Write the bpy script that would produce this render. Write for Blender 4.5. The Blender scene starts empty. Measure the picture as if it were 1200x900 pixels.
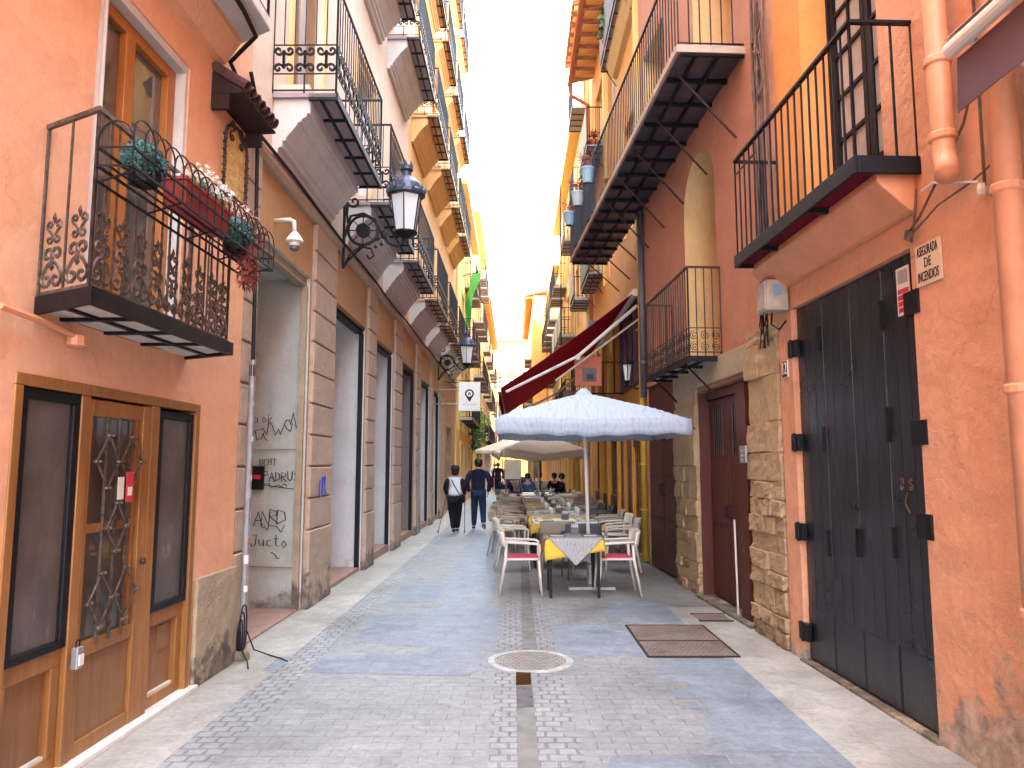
import bpy, bmesh, math, random
from mathutils import Vector, Matrix
random.seed(7)
R = math.radians
PI = math.pi
scene = bpy.context.scene
COL = scene.collection

# ------------------------------------------------------------------ materials
MATS = {}
def _base(name):
    m = bpy.data.materials.new(name); m.use_nodes = True
    nt = m.node_tree; b = nt.nodes['Principled BSDF']
    tc = nt.nodes.new('ShaderNodeTexCoord')
    return m, nt, b, tc
def N(nt, t, **kw):
    n = nt.nodes.new(t)
    for k, v in kw.items():
        if k in n.inputs: n.inputs[k].default_value = v
        else: setattr(n, k, v)
    return n
def noise(nt, vec, scale, detail=4, rough=.6, dist=0):
    n = N(nt, 'ShaderNodeTexNoise'); n.inputs['Scale'].default_value = scale
    n.inputs['Detail'].default_value = detail; n.inputs['Roughness'].default_value = rough
    n.inputs['Distortion'].default_value = dist
    nt.links.new(vec, n.inputs['Vector']); return n.outputs['Fac']
def ramp(nt, fac, stops):
    r = N(nt, 'ShaderNodeValToRGB'); e = r.color_ramp.elements
    e[0].position, e[0].color = stops[0][0], (*stops[0][1], 1)
    e[1].position, e[1].color = stops[-1][0], (*stops[-1][1], 1)
    for p, c in stops[1:-1]:
        x = e.new(p); x.color = (*c, 1)
    nt.links.new(fac, r.inputs['Fac']); return r.outputs['Color']
def mix(nt, fac, a, b, mode='MIX'):
    m = N(nt, 'ShaderNodeMix', data_type='RGBA', blend_type=mode)
    for i, v in ((0, fac), (6, a), (7, b)):
        if isinstance(v, (int, float)): m.inputs[i].default_value = v
        elif isinstance(v, tuple): m.inputs[i].default_value = (*v, 1)
        else: nt.links.new(v, m.inputs[i])
    return m.outputs[2]
def bump(nt, b, h, strength, dist=.01, prev=None):
    n = N(nt, 'ShaderNodeBump'); n.inputs['Strength'].default_value = strength
    n.inputs['Distance'].default_value = dist
    nt.links.new(h, n.inputs['Height'])
    if prev: nt.links.new(prev, n.inputs['Normal'])
    nt.links.new(n.outputs['Normal'], b.inputs['Normal']); return n.outputs['Normal']
def sc(c, k): return tuple(min(1, x*k) for x in c)

def simple(name, c, rough=.6, var=.15, scale=6, bmp=.15, bscale=60, metal=0, dist=.004, alpha=None, trans=0, sheen=0):
    if name in MATS: return MATS[name]
    m, nt, b, tc = _base(name); v = tc.outputs['Object']
    f = noise(nt, v, scale, 5, .65)
    col = ramp(nt, f, [(.3, sc(c, 1-var)), (.7, sc(c, 1+var))])
    nt.links.new(col, b.inputs['Base Color'])
    b.inputs['Roughness'].default_value = rough; b.inputs['Metallic'].default_value = metal
    if max(c) < .06: b.inputs['Specular IOR Level'].default_value = .25
    if bmp: bump(nt, b, noise(nt, v, bscale, 3), bmp, dist)
    if trans:
        tr = N(nt, 'ShaderNodeBsdfTranslucent'); nt.links.new(col, tr.inputs['Color']); mx = N(nt, 'ShaderNodeMixShader'); mx.inputs[0].default_value = trans
        nt.links.new(b.outputs[0], mx.inputs[1]); nt.links.new(tr.outputs[0], mx.inputs[2]); nt.links.new(mx.outputs[0], nt.nodes['Material Output'].inputs['Surface'])
    MATS[name] = m; return m

def plaster(name, c, c2, dirt=None, dirt_z=0, bmp=.5, cracks=0, spots=None):
    """painted render: large tonal clouds, fine grain, trowel bumps, optional damp patches low down"""
    m, nt, b, tc = _base(name); v = tc.outputs['Object']
    big = noise(nt, v, .7, 5, .62, .4); med = noise(nt, v, 3.1, 6, .7)
    col = ramp(nt, big, [(.32, c2), (.62, c)])
    col = mix(nt, .35, col, ramp(nt, med, [(.3, sc(c, .72)), (.7, sc(c, 1.18))]))
    fn_ = noise(nt, v, 17, 7, .75, 0)
    col = mix(nt, .28, col, ramp(nt, fn_, [(.28, (.22, .22, .22)), (.5, (.5, .5, .5)), (.75, (.80, .80, .80))]), 'SOFT_LIGHT')
    # vertical run-off streaks
    mp = N(nt, 'ShaderNodeMapping'); mp.inputs['Scale'].default_value = (7, 7, .45)
    nt.links.new(v, mp.inputs['Vector'])
    st = noise(nt, mp.outputs['Vector'], 1.3, 5, .7)
    col = mix(nt, ramp(nt, st, [(.55, (0, 0, 0)), (.78, (.4, .4, .4))]), col, sc(c2, .62))
    if dirt:
        sep = N(nt, 'ShaderNodeSeparateXYZ'); nt.links.new(v, sep.inputs[0])
        mr = N(nt, 'ShaderNodeMapRange'); nt.links.new(sep.outputs['Z'], mr.inputs['Value'])
        mr.inputs['From Min'].default_value = 0; mr.inputs['From Max'].default_value = dirt_z
        mr.inputs['To Min'].default_value = .22; mr.inputs['To Max'].default_value = -.25
        dn = noise(nt, v, 2.2, 7, .72)
        ad = N(nt, 'ShaderNodeMath', operation='ADD'); nt.links.new(dn, ad.inputs[0]); nt.links.new(mr.outputs[0], ad.inputs[1])
        msk = ramp(nt, ad.outputs[0], [(.60, (0, 0, 0)), (.68, (1, 1, 1))])
        col = mix(nt, msk, col, ramp(nt, noise(nt, v, 9, 4), [(.35, sc(dirt, .6)), (.65, sc(dirt, 1.3))]))
    if cracks:
        nz = N(nt, 'ShaderNodeTexNoise'); nz.inputs['Scale'].default_value = 2.2; nz.inputs['Detail'].default_value = 5; nt.links.new(v, nz.inputs['Vector'])
        vs_ = N(nt, 'ShaderNodeVectorMath', operation='SCALE'); nt.links.new(nz.outputs['Color'], vs_.inputs[0]); vs_.inputs['Scale'].default_value = .9
        va_ = N(nt, 'ShaderNodeVectorMath', operation='ADD'); nt.links.new(v, va_.inputs[0]); nt.links.new(vs_.outputs[0], va_.inputs[1])
        vo = N(nt, 'ShaderNodeTexVoronoi', feature='DISTANCE_TO_EDGE'); vo.inputs['Scale'].default_value = .75; nt.links.new(va_.outputs[0], vo.inputs['Vector'])
        ln = ramp(nt, vo.outputs['Distance'], [(.001, (.8, .8, .8)), (.004, (0, 0, 0))])
        pm = ramp(nt, noise(nt, v, 1.1, 3), [(.50, (0, 0, 0)), (.62, (.6, .6, .6))])
        col = mix(nt, mix(nt, 1.0, ln, pm, 'MULTIPLY'), col, sc(c, .35))
        # rectangular-ish repair patches of slightly different paint
        vp = N(nt, 'ShaderNodeTexVoronoi', distance='CHEBYCHEV'); vp.inputs['Scale'].default_value = .55; nt.links.new(va_.outputs[0], vp.inputs['Vector'])
        sp_ = N(nt, 'ShaderNodeSeparateColor'); nt.links.new(vp.outputs['Color'], sp_.inputs[0])
        col = mix(nt, ramp(nt, sp_.outputs[0], [(.70, (0, 0, 0)), (.72, (.35, .35, .35))]), col, sc(c, .80))
    if spots:
        sp = noise(nt, v, 5.5, 3, .5)
        col = mix(nt, ramp(nt, sp, [(.72, (0, 0, 0)), (.735, (1, 1, 1))]), col, spots)
    nt.links.new(col, b.inputs['Base Color'])
    b.inputs['Roughness'].default_value = .85
    n1 = bump(nt, b, noise(nt, v, 3.2, 3, .5), min(1, bmp*1.4), .05)
    n2 = bump(nt, b, noise(nt, v, 15, 4, .55), min(1, bmp*1.1), .014, n1)
    bump(nt, b, noise(nt, v, 60, 5, .7), bmp, .006, n2)
    MATS[name] = m; return m

def wood(name, c, c2, axis=2, rough=.45, bmp=.2, scale=1.0):
    m, nt, b, tc = _base(name)
    mp = N(nt, 'ShaderNodeMapping'); s = [14*scale, 14*scale, 14*scale]; s[axis] = .9*scale
    mp.inputs['Scale'].default_value = s; nt.links.new(tc.outputs['Object'], mp.inputs['Vector'])
    g = noise(nt, mp.outputs['Vector'], 1.6, 7, .7, .6)
    big = noise(nt, tc.outputs['Object'], 1.7, 4, .6)
    col = ramp(nt, g, [(.3, c2), (.68, c)])
    col = mix(nt, ramp(nt, big, [(.35, (.55, .55, .55)), (.7, (0, 0, 0))]), col, sc(c2, .75))
    nt.links.new(col, b.inputs['Base Color']); b.inputs['Roughness'].default_value = rough
    bump(nt, b, g, bmp, .005); MATS[name] = m; return m

def paving(name, c, c2, mort, bw, bh, msize=.012, off=.5, rough=.62, rot=0, bmp=.5, grime=.35, wet=0):
    m, nt, b, tc = _base(name); v = tc.outputs['Object']
    mp = N(nt, 'ShaderNodeMapping'); mp.inputs['Rotation'].default_value = (0, 0, rot)
    # wobble the joints a little so that rows are not ruler straight
    nz = N(nt, 'ShaderNodeTexNoise'); nz.inputs['Scale'].default_value = 3.5; nt.links.new(v, nz.inputs['Vector'])
    vm = N(nt, 'ShaderNodeVectorMath', operation='SCALE'); nt.links.new(nz.outputs['Color'], vm.inputs[0]); vm.inputs['Scale'].default_value = .035
    va = N(nt, 'ShaderNodeVectorMath', operation='ADD'); nt.links.new(v, va.inputs[0]); nt.links.new(vm.outputs[0], va.inputs[1])
    nt.links.new(va.outputs[0], mp.inputs['Vector'])
    bk = N(nt, 'ShaderNodeTexBrick'); bk.offset = off
    nt.links.new(mp.outputs['Vector'], bk.inputs['Vector'])
    bk.inputs['Scale'].default_value = 1; bk.inputs['Brick Width'].default_value = bw
    bk.inputs['Row Height'].default_value = bh; bk.inputs['Mortar Size'].default_value = msize
    bk.inputs['Mortar Smooth'].default_value = .6; bk.inputs['Bias'].default_value = 0
    bk.inputs['Color1'].default_value = (*c, 1); bk.inputs['Color2'].default_value = (*c2, 1); bk.inputs['Mortar'].default_value = (*mort, 1)
    big = noise(nt, v, .9, 6, .65, .5); fine = noise(nt, v, 26, 6, .75)
    col = mix(nt, grime, bk.outputs['Color'], ramp(nt, big, [(.3, sc(c, .52)), (.7, sc(c2, 1.5))]))
    col = mix(nt, .55, col, ramp(nt, fine, [(.25, (.2, .2, .2)), (.75, (.85, .85, .85))]), 'SOFT_LIGHT')
    mid_ = noise(nt, v, 5.5, 6, .7, .8)
    col = mix(nt, .6, col, ramp(nt, mid_, [(.3, (.28, .28, .28)), (.7, (.74, .74, .74))]), 'SOFT_LIGHT')
    # chewing gum / pale flecks
    vo = N(nt, 'ShaderNodeTexVoronoi'); vo.inputs['Scale'].default_value = 4.2; nt.links.new(v, vo.inputs['Vector'])
    fl = ramp(nt, vo.outputs['Distance'], [(.035, (1, 1, 1)), (.05, (0, 0, 0))])
    col = mix(nt, mix(nt, .75, fl, (0, 0, 0)), col, (.55, .55, .52))
    nt.links.new(col, b.inputs['Base Color'])
    rr = ramp(nt, big, [(.35, (rough-.2,)*3), (.65, (rough+.15,)*3)]); nt.links.new(rr, b.inputs['Roughness'])
    inv = N(nt, 'ShaderNodeMath', operation='SUBTRACT'); inv.inputs[0].default_value = 1; nt.links.new(bk.outputs['Fac'], inv.inputs[1])
    n1 = bump(nt, b, inv.outputs[0], bmp, .008)
    n2 = bump(nt, b, noise(nt, v, 7, 5, .6), .35, .012, n1)
    bump(nt, b, fine, .35, .004, n2)
    MATS[name] = m; return m

def glass(name, tint=(.35, .4, .42), rough=.06):
    m, nt, b, tc = _base(name)
    col = ramp(nt, noise(nt, tc.outputs['Object'], 1.2, 3), [(.35, sc(tint, .6)), (.65, tint)])
    nt.links.new(col, b.inputs['Base Color'])
    b.inputs['Roughness'].default_value = rough; b.inputs['Specular IOR Level'].default_value = .9
    b.inputs['Coat Weight'].default_value = .6
    bump(nt, b, noise(nt, tc.outputs['Object'], 2.5, 2), .12, .02)
    MATS[name] = m; return m

OR1 = plaster('orange_plaster_left', (.75, .375, .205), (.77, .46, .32), bmp=.22, cracks=1)
OR2 = plaster('orange_plaster_right', (.71, .345, .20), (.71, .39, .25), dirt=(.42, .33, .26), dirt_z=1.5, bmp=.6, cracks=1, spots=(.36, .27, .22))
PINKP = plaster('brown_pink_plaster', (.46, .195, .12), (.54, .26, .165), dirt=(.3, .2, .15), dirt_z=1.2, bmp=.4, cracks=1)
CREAMP = plaster('pale_pink_plaster', (.70, .55, .43), (.64, .48, .38), bmp=.25)
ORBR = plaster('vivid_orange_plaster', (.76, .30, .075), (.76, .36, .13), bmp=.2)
PEACH = plaster('peach_plaster_and_bounce', (.76, .46, .19), (.74, .50, .26), bmp=.25)  # peach paint; on the far pink building it stands for bounced light
OCHREP = plaster('ochre_panel', (.50, .31, .15), (.43, .27, .15), bmp=.15)
YEL = plaster('yellow_ochre_plaster', (.72, .38, .06), (.68, .32, .06), dirt=(.35, .16, .06), dirt_z=1.0, bmp=.3)
YEL2 = plaster('bright_yellow_plaster', (.80, .60, .22), (.78, .50, .14), bmp=.25)
ORF = plaster('deep_orange_plaster', (.74, .36, .10), (.70, .30, .08), bmp=.25)
YELREV = plaster('pale_yellow_plaster', (.72, .52, .26), (.66, .44, .2), bmp=.2)
WHITEP = plaster('white_painted_recess', (.62, .64, .66), (.55, .57, .59), dirt=(.4, .4, .4), dirt_z=.5, bmp=.1)
GREYP = plaster('stained_grey_recess', (.56, .60, .60), (.50, .50, .42), dirt=(.32, .31, .28), dirt_z=.5, bmp=.2)
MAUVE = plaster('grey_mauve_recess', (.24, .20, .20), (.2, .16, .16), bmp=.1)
CEM = plaster('worn_cement', (.42, .34, .23), (.30, .23, .16), dirt=(.16, .13, .10), dirt_z=.7, bmp=.7)
MOULD = plaster('grey_cream_moulding', (.58, .56, .54), (.52, .49, .47), bmp=.15)
STONEB = plaster('brown_sandstone', (.47, .36, .27), (.40, .30, .23), dirt=(.19, .15, .13), dirt_z=1.1, bmp=.5)
STONET = plaster('tan_rubble_stone', (.46, .33, .19), (.36, .25, .14), dirt=(.2, .15, .1), dirt_z=.8, bmp=1.0)
BLUEG = simple('slate_blue_screen', (.13, .17, .25), .8, .12, 2, .1)
IRON = simple('black_iron', (.012, .012, .017), .5, .4, 9, .3, 90, .3)
IRONB = simple('rusty_brown_iron', (.055, .036, .032), .6, .4, 14, .4, 90, .3)
IRONS = simple('worn_scroll_iron', (.10, .075, .062), .5, .75, 24, .4, 90, .35)
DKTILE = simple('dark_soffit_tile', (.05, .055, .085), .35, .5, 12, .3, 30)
SOFF = simple('shaded_mauve_soffit', (.30, .25, .28), .6, .2, 3, .1)  # shadow tone of the balcony undersides put into the colour
SOFFY = simple('pale_soffit', (.38, .32, .30), .7, .2, 3, .1)
DOORW = wood('honey_door_wood', (.42, .20, .052), (.23, .095, .025))
DOORP = wood('faded_panel_wood', (.36, .19, .085), (.22, .11, .05), rough=.6)
WINW = wood('orange_window_wood', (.55, .22, .045), (.38, .13, .025))
MAROON = wood('maroon_door_paint', (.125, .026, .014), (.07, .016, .010), rough=.5, bmp=.12)
MAROON2 = simple('dull_maroon_panel', (.09, .024, .017), .55, .3, 4, .15)
REDBR = wood('red_brown_wood', (.2, .06, .035), (.12, .035, .02))
DARKW = wood('dark_brown_wood', (.09, .04, .03), (.05, .02, .018))
def worn_black():
    m, nt, b, tc = _base('black_painted_boards'); v = tc.outputs['Object']
    mp = N(nt, 'ShaderNodeMapping'); mp.inputs['Scale'].default_value = (9, 9, .8); nt.links.new(v, mp.inputs['Vector'])
    g_ = noise(nt, mp.outputs[0], 1.5, 7, .7, .5); big = noise(nt, v, 1.6, 6, .65, .6); fine = noise(nt, v, 34, 6, .75)
    col = ramp(nt, big, [(.3, (.006, .007, .012)), (.55, (.014, .017, .027)), (.75, (.045, .052, .07))])
    col = mix(nt, .35, col, ramp(nt, g_, [(.3, (.004, .004, .007)), (.75, (.05, .055, .07))]))
    col = mix(nt, ramp(nt, fine, [(.72, (0, 0, 0)), (.8, (.6, .6, .6))]), col, (.14, .14, .15))
    nt.links.new(col, b.inputs['Base Color']); nt.links.new(ramp(nt, big, [(.3, (.22,)*3), (.7, (.5,)*3)]), b.inputs['Roughness'])
    n1 = bump(nt, b, g_, .4, .006); bump(nt, b, big, .4, .03, n1); MATS['black_painted_boards'] = m; return m
BLKDOOR = worn_black()
BLK = simple('matt_black', (.008, .008, .011), .5, .3, 8, .1)
DRKGL = glass('dusty_dark_glass', (.085, .055, .038), .3)
WGL = glass('window_glass', (.12, .12, .12), .03)
CURT = simple('pale_curtain', (.40, .37, .34), .8, .2, 4, .3, 14)
LAMPGL = simple('frosted_lamp_glass', (.62, .64, .66), .2, .1, 4, 0)
WHITE = simple('white_paint', (.75, .73, .70), .5, .07, 6, .1)
WSTONE = simple('white_marble_step', (.68, .66, .62), .4, .15, 5, .2)
STRAPW = simple('cream_plastic', (.70, .66, .58), .45, .05, 4, .05)
TAUPE = simple('taupe_plastic', (.40, .33, .26), .5, .08, 4, .05)
GREYC = simple('charcoal_plastic', (.10, .11, .12), .5, .1, 4, .05)
PINK = simple('pink_cushion', (.62, .07, .14), .85, .12, 10, .3, 120)
YCLOTH = simple('yellow_tablecloth', (.78, .46, .05), .85, .1, 5, .25, 50)
BEIGE = simple('cream_umbrella_cloth', (.78, .68, .54), .85, .08, 2, .15, 20, trans=.4)
WINE = simple('burgundy_awning', (.34, .014, .05), .8, .12, 3, .15, 40, trans=.55)
WINEB = simple('faded_wine_awning', (.09, .035, .045), .75, .2, 4, .2, 30)
GREYM = simple('galvanised_metal', (.34, .35, .37), .45, .2, 8, .15, 60, .6)
PALEM = simple('pale_aluminium', (.62, .60, .57), .4, .08, 4, .05, 60, .3)
ORPIPE = simple('orange_painted_pipe', (.70, .31, .165), .5, .12, 5, .15)
YPIPE = simple('yellow_painted_pipe', (.55, .36, .03), .5, .15, 5, .15)
DPIPE = simple('dark_grey_pipe', (.09, .09, .12), .5, .2, 5, .15)
CABLE = simple('dusty_cable', (.12, .075, .055), .7, .3, 9, .2)
BCABLE = simple('black_cable', (.010, .010, .012), .6, .2, 9, .1)
WCABLE = simple('white_cable', (.7, .68, .62), .6, .1, 9, .1)
TERRA = simple('terracotta', (.45, .12, .05), .7, .15, 6, .2)
REDPL = simple('dark_red_planter', (.25, .035, .03), .5, .15, 6, .15)
ROOFT = simple('clay_roof_tile', (.34, .15, .08), .8, .4, 9, .4, 40)
ROOFD = simple('dark_clay_tile', (.07, .035, .03), .8, .5, 9, .4, 40)
TEAL = simple('teal_leaf', (.035, .13, .125), .6, .5, 30, .1)
LEAF = simple('green_leaf', (.07, .13, .03), .6, .5, 12, .1)
LEAFY = simple('yellow_green_leaf', (.22, .28, .03), .6, .4, 12, .1)
DRYL = simple('dry_red_leaf', (.22, .06, .05), .8, .5, 20, .1)
PALEL = simple('dry_cream_leaf', (.45, .32, .24), .8, .4, 20, .1)
WFLOW = simple('white_flower', (.72, .72, .66), .8, .1, 20, .1)
BPOT = simple('light_blue_pot', (.24, .38, .47), .5, .1, 6, .1)
SKIN = simple('skin', (.50, .28, .19), .55, .08, 8, .05)
HAIR = simple('dark_hair', (.020, .014, .012), .6, .3, 30, .4, 90)
NAVY = simple('navy_cloth', (.008, .011, .030), .85, .25, 9, .4, 25)
JEANS = simple('dark_jeans', (.012, .022, .055), .85, .2, 9, .3, 25)
BLACKC = simple('black_cloth', (.006, .006, .011), .85, .3, 9, .3, 25)
WVEST = simple('white_vest_cloth', (.72, .74, .80), .85, .06, 9, .3, 20)
SHOE = simple('dark_shoe', (.03, .03, .035), .6, .2, 9, .1)
WSOLE = simple('white_sole', (.65, .63, .6), .6, .1, 9, .1)
GREEN = simple('green_banner', (.14, .50, .10), .8, .1, 2, .2, 6, trans=.4)
BLUEC = simple('blue_cloth', (.02, .07, .16), .8, .2, 9, .2)
REDC = simple('brick_red_paint', (.45, .11, .05), .6, .2, 5, .1)
INK = simple('black_ink', (.02, .02, .03), .5, .1, 5, 0)
BINK = simple('blue_ink', (.03, .06, .45), .5, .1, 5, 0)
RINK = simple('rust_chalk', (.16, .06, .045), .8, .1, 5, 0)
PAPER = simple('paper_white', (.72, .70, .66), .7, .05, 6, 0)
REDPAP = simple('red_sticker', (.60, .03, .06), .5, .1, 6, 0)
GREYPAP = simple('grey_print', (.35, .34, .34), .5, .1, 6, 0)
CREAMS = simple('cream_tile_sign', (.72, .58, .42), .35, .08, 6, .05)
BRICK = paving('ribbed_brick_wall', (.36, .20, .12), (.42, .25, .15), (.12, .07, .05), .3, .1, .012, rot=0)
TERRF = simple('terracotta_floor', (.36, .22, .17), .5, .2, 5, .1)
MURAL = None

def mural():
    m, nt, b, tc = _base('painted_mural'); v = tc.outputs['Object']
    w = N(nt, 'ShaderNodeTexWave'); w.inputs['Scale'].default_value = 1.6; w.inputs['Distortion'].default_value = 9; w.inputs['Detail'].default_value = 3
    nt.links.new(v, w.inputs['Vector'])
    nt.links.new(ramp(nt, w.outputs['Fac'], [(.1, (.05, .02, .015)), (.5, (.26, .09, .035)), (.8, (.45, .25, .13)), (1, (.5, .36, .24))]), b.inputs['Base Color'])
    b.inputs['Roughness'].default_value = .6; MATS['mural'] = m; return m
MURAL = mural()
def print_cloth(name, base, ink, s):
    m, nt, b, tc = _base(name); v = tc.outputs['Object']
    mp = N(nt, 'ShaderNodeMapping'); mp.inputs['Scale'].default_value = (s, s*.35, s*.8); nt.links.new(v, mp.inputs['Vector'])
    w = N(nt, 'ShaderNodeTexWave'); w.inputs['Scale'].default_value = 1.0; w.inputs['Distortion'].default_value = 12; w.inputs['Detail'].default_value = 4; w.inputs['Detail Scale'].default_value = 1.4
    nt.links.new(mp.outputs[0], w.inputs['Vector'])
    f = ramp(nt, w.outputs['Fac'], [(.0, (1, 1, 1)), (.16, (0, 0, 0))])
    nt.links.new(mix(nt, f, base, ink), b.inputs['Base Color']); b.inputs['Roughness'].default_value = .85
    bump(nt, b, noise(nt, v, 9, 3), .3, .01)
    tr = N(nt, 'ShaderNodeBsdfTranslucent'); tr.inputs['Color'].default_value = (*base, 1); mx = N(nt, 'ShaderNodeMixShader'); mx.inputs[0].default_value = .35
    nt.links.new(b.outputs[0], mx.inputs[1]); nt.links.new(tr.outputs[0], mx.inputs[2]); nt.links.new(mx.outputs[0], nt.nodes['Material Output'].inputs['Surface'])
    MATS[name] = m; return m
UMBW = print_cloth('blue_white_umbrella_cloth', (.54, .62, .72), (.40, .47, .58), 4.2)
RUNNER = print_cloth('grey_print_cloth', (.58, .58, .60), (.17, .18, .20), 11)
def tilepic():
    m, nt, b, tc = _base('painted_wall_tiles'); v = tc.outputs['Object']
    f = noise(nt, v, 14, 4, .7, 1.5)
    col = ramp(nt, f, [(.35, (.42, .24, .06)), (.5, (.66, .46, .15)), (.65, (.72, .60, .30))])
    nt.links.new(col, b.inputs['Base Color']); b.inputs['Roughness'].default_value = .25; MATS['tilepic'] = m; return m
TILEPIC = tilepic()
def gauze(name, c):
    m, nt, b, tc = _base(name); v = tc.outputs['Object']
    mp = N(nt, 'ShaderNodeMapping'); mp.inputs['Rotation'].default_value = (0, R(25), 0); mp.inputs['Scale'].default_value = (3, 3, .8); nt.links.new(v, mp.inputs['Vector'])
    f = noise(nt, mp.outputs[0], 2.4, 6, .7, 1.2); g = noise(nt, v, 3, 5, .7)
    col = mix(nt, .5, ramp(nt, f, [(.4, sc(c, .7)), (.60, c), (.70, sc(c, 3.0))]), ramp(nt, g, [(.3, sc(c, .5)), (.7, sc(c, 1.6))]))
    nt.links.new(col, b.inputs['Base Color']); b.inputs['Roughness'].default_value = .32
    bump(nt, b, f, .3, .01); MATS[name] = m; return m
DUSTGL = gauze('dusty_plastic_pane', (.115, .098, .09))

# ------------------------------------------------------------------ mesh builder
class MB:
    """collects shapes in coordinates (s along wall, n outward, z up); sg maps n to local y"""
    def __init__(self, sg=1): self.bm = bmesh.new(); self.sg = sg
    def v(self, p): return self.bm.verts.new((p[0], self.sg*p[1], p[2]))
    def poly(self, pts): 
        try: return self.bm.faces.new([self.v(p) for p in pts])
        except ValueError: return None
    def hexa(self, P):
        V = [self.v(p) for p in P]
        for f in ((0, 1, 2, 3), (4, 5, 6, 7), (0, 1, 5, 4), (1, 2, 6, 5), (2, 3, 7, 6), (3, 0, 4, 7)):
            self.bm.faces.new([V[i] for i in f])
        return self
    def box(self, a0, a1, b0, b1, c0, c1):
        return self.hexa([(a0, b0, c0), (a1, b0, c0), (a1, b1, c0), (a0, b1, c0), (a0, b0, c1), (a1, b0, c1), (a1, b1, c1), (a0, b1, c1)])
    def ext(self, pts, vec):
        """prism: polygon pts (3d) extruded by vec"""
        A = [self.v(p) for p in pts]; B = [self.v(tuple(p[i]+vec[i] for i in range(3))) for p in pts]
        n = len(A); self.bm.faces.new(A); self.bm.faces.new(B[::-1])
        for i in range(n): self.bm.faces.new((A[i], A[(i+1) % n], B[(i+1) % n], B[i]))
        return self
    def psz(self, pts, n0, n1): return self.ext([(p[0], n0, p[1]) for p in pts], (0, n1-n0, 0))
    def pnz(self, pts, s0, s1): return self.ext([(s0, p[0], p[1]) for p in pts], (s1-s0, 0, 0))
    def psn(self, pts, z0, z1): return self.ext([(p[0], p[1], z0) for p in pts], (0, 0, z1-z0))
    def tube(self, pts, r, seg=6, closed=False, cap=True):
        P = [Vector((p[0], self.sg*p[1], p[2])) for p in pts]; n = len(P)
        rr = r if isinstance(r, (list, tuple)) else [r]*n
        rings = []; up = None
        for i in range(n):
            if closed: t = P[(i+1) % n]-P[i-1]
            else: t = P[min(i+1, n-1)]-P[max(i-1, 0)]
            if t.length < 1e-9: t = Vector((0, 0, 1))
            t.normalize()
            if up is None:
                up = Vector((0, 0, 1)) if abs(t.z) < .9 else Vector((1, 0, 0))
            u = up-t*up.dot(t)
            if u.length < 1e-6: u = t.orthogonal()
            u.normalize(); up = u; w = t.cross(u)
            rings.append([self.bm.verts.new(P[i]+(u*math.cos(2*PI*k/seg+PI/4)+w*math.sin(2*PI*k/seg+PI/4))*rr[i]) for k in range(seg)])
        m = n if closed else n-1
        for i in range(m):
            a, b = rings[i], rings[(i+1) % n]
            for k in range(seg): self.bm.faces.new((a[k], a[(k+1) % seg], b[(k+1) % seg], b[k]))
        if cap and not closed:
            self.bm.faces.new(rings[0][::-1]); self.bm.faces.new(rings[-1])
        return self
    def bar(self, a, b, r): return self.tube([a, b], r, 4)
    def lathe(self, c, prof, seg=12, sx=1, sy=1):
        rings = []
        for r, z in prof:
            rings.append([self.v((c[0]+r*sx*math.cos(2*PI*k/seg), c[1]+r*sy*math.sin(2*PI*k/seg), c[2]+z)) for k in range(seg)])
        for a, b in zip(rings, rings[1:]):
            for k in range(seg): self.bm.faces.new((a[k], a[(k+1) % seg], b[(k+1) % seg], b[k]))
        self.bm.faces.new(rings[0][::-1]); self.bm.faces.new(rings[-1]); return self
    def grid(self, fn, nu, nv):
        V = [[self.v(fn(i/nu, j/nv)) for j in range(nv+1)] for i in range(nu+1)]
        for i in range(nu):
            for j in range(nv): self.bm.faces.new((V[i][j], V[i+1][j], V[i+1][j+1], V[i][j+1]))
        return self
    def leaves(self, c, rad, count, size, shell=.55, droop=0):
        for _ in range(count):
            d = Vector((random.gauss(0, 1), random.gauss(0, 1), random.gauss(0, 1))).normalized()
            rr = random.uniform(shell, 1)
            p = Vector(c)+Vector((d.x*rad[0], d.y*rad[1], d.z*rad[2]))*rr
            a = Vector((random.gauss(0, 1), random.gauss(0, 1), random.gauss(0, 1))).normalized()
            b = (d+a*.9).normalized().cross(a).normalized(); s = size*random.uniform(.6, 1.3)
            q = a*s; w = b*s*.45
            self.poly([tuple(p-q), tuple(p+w), tuple(p+q+Vector((0, 0, -droop*s))), tuple(p-w)])
        return self
    def build(self, name, mat, parent=None, loc=None, smooth=False, bev=0, solid=0, sub=0, recalc=True):
        if recalc: bmesh.ops.recalc_face_normals(self.bm, faces=self.bm.faces)
        me = bpy.data.meshes.new(name); self.bm.to_mesh(me); self.bm.free()
        me.materials.append(mat)
        if smooth: me.polygons.foreach_set('use_smooth', [True]*len(me.polygons))
        o = bpy.data.objects.new(name, me); COL.objects.link(o)
        if parent: o.parent = parent
        if loc: o.location = loc
        if solid:
            mo = o.modifiers.new('s', 'SOLIDIFY'); mo.thickness = solid; mo.offset = 0
        if sub:
            mo = o.modifiers.new('u', 'SUBSURF'); mo.levels = sub; mo.render_levels = sub
        if bev:
            mo = o.modifiers.new('b', 'BEVEL'); mo.width = bev; mo.segments = 2; mo.limit_method = 'ANGLE'
        return o

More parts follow.
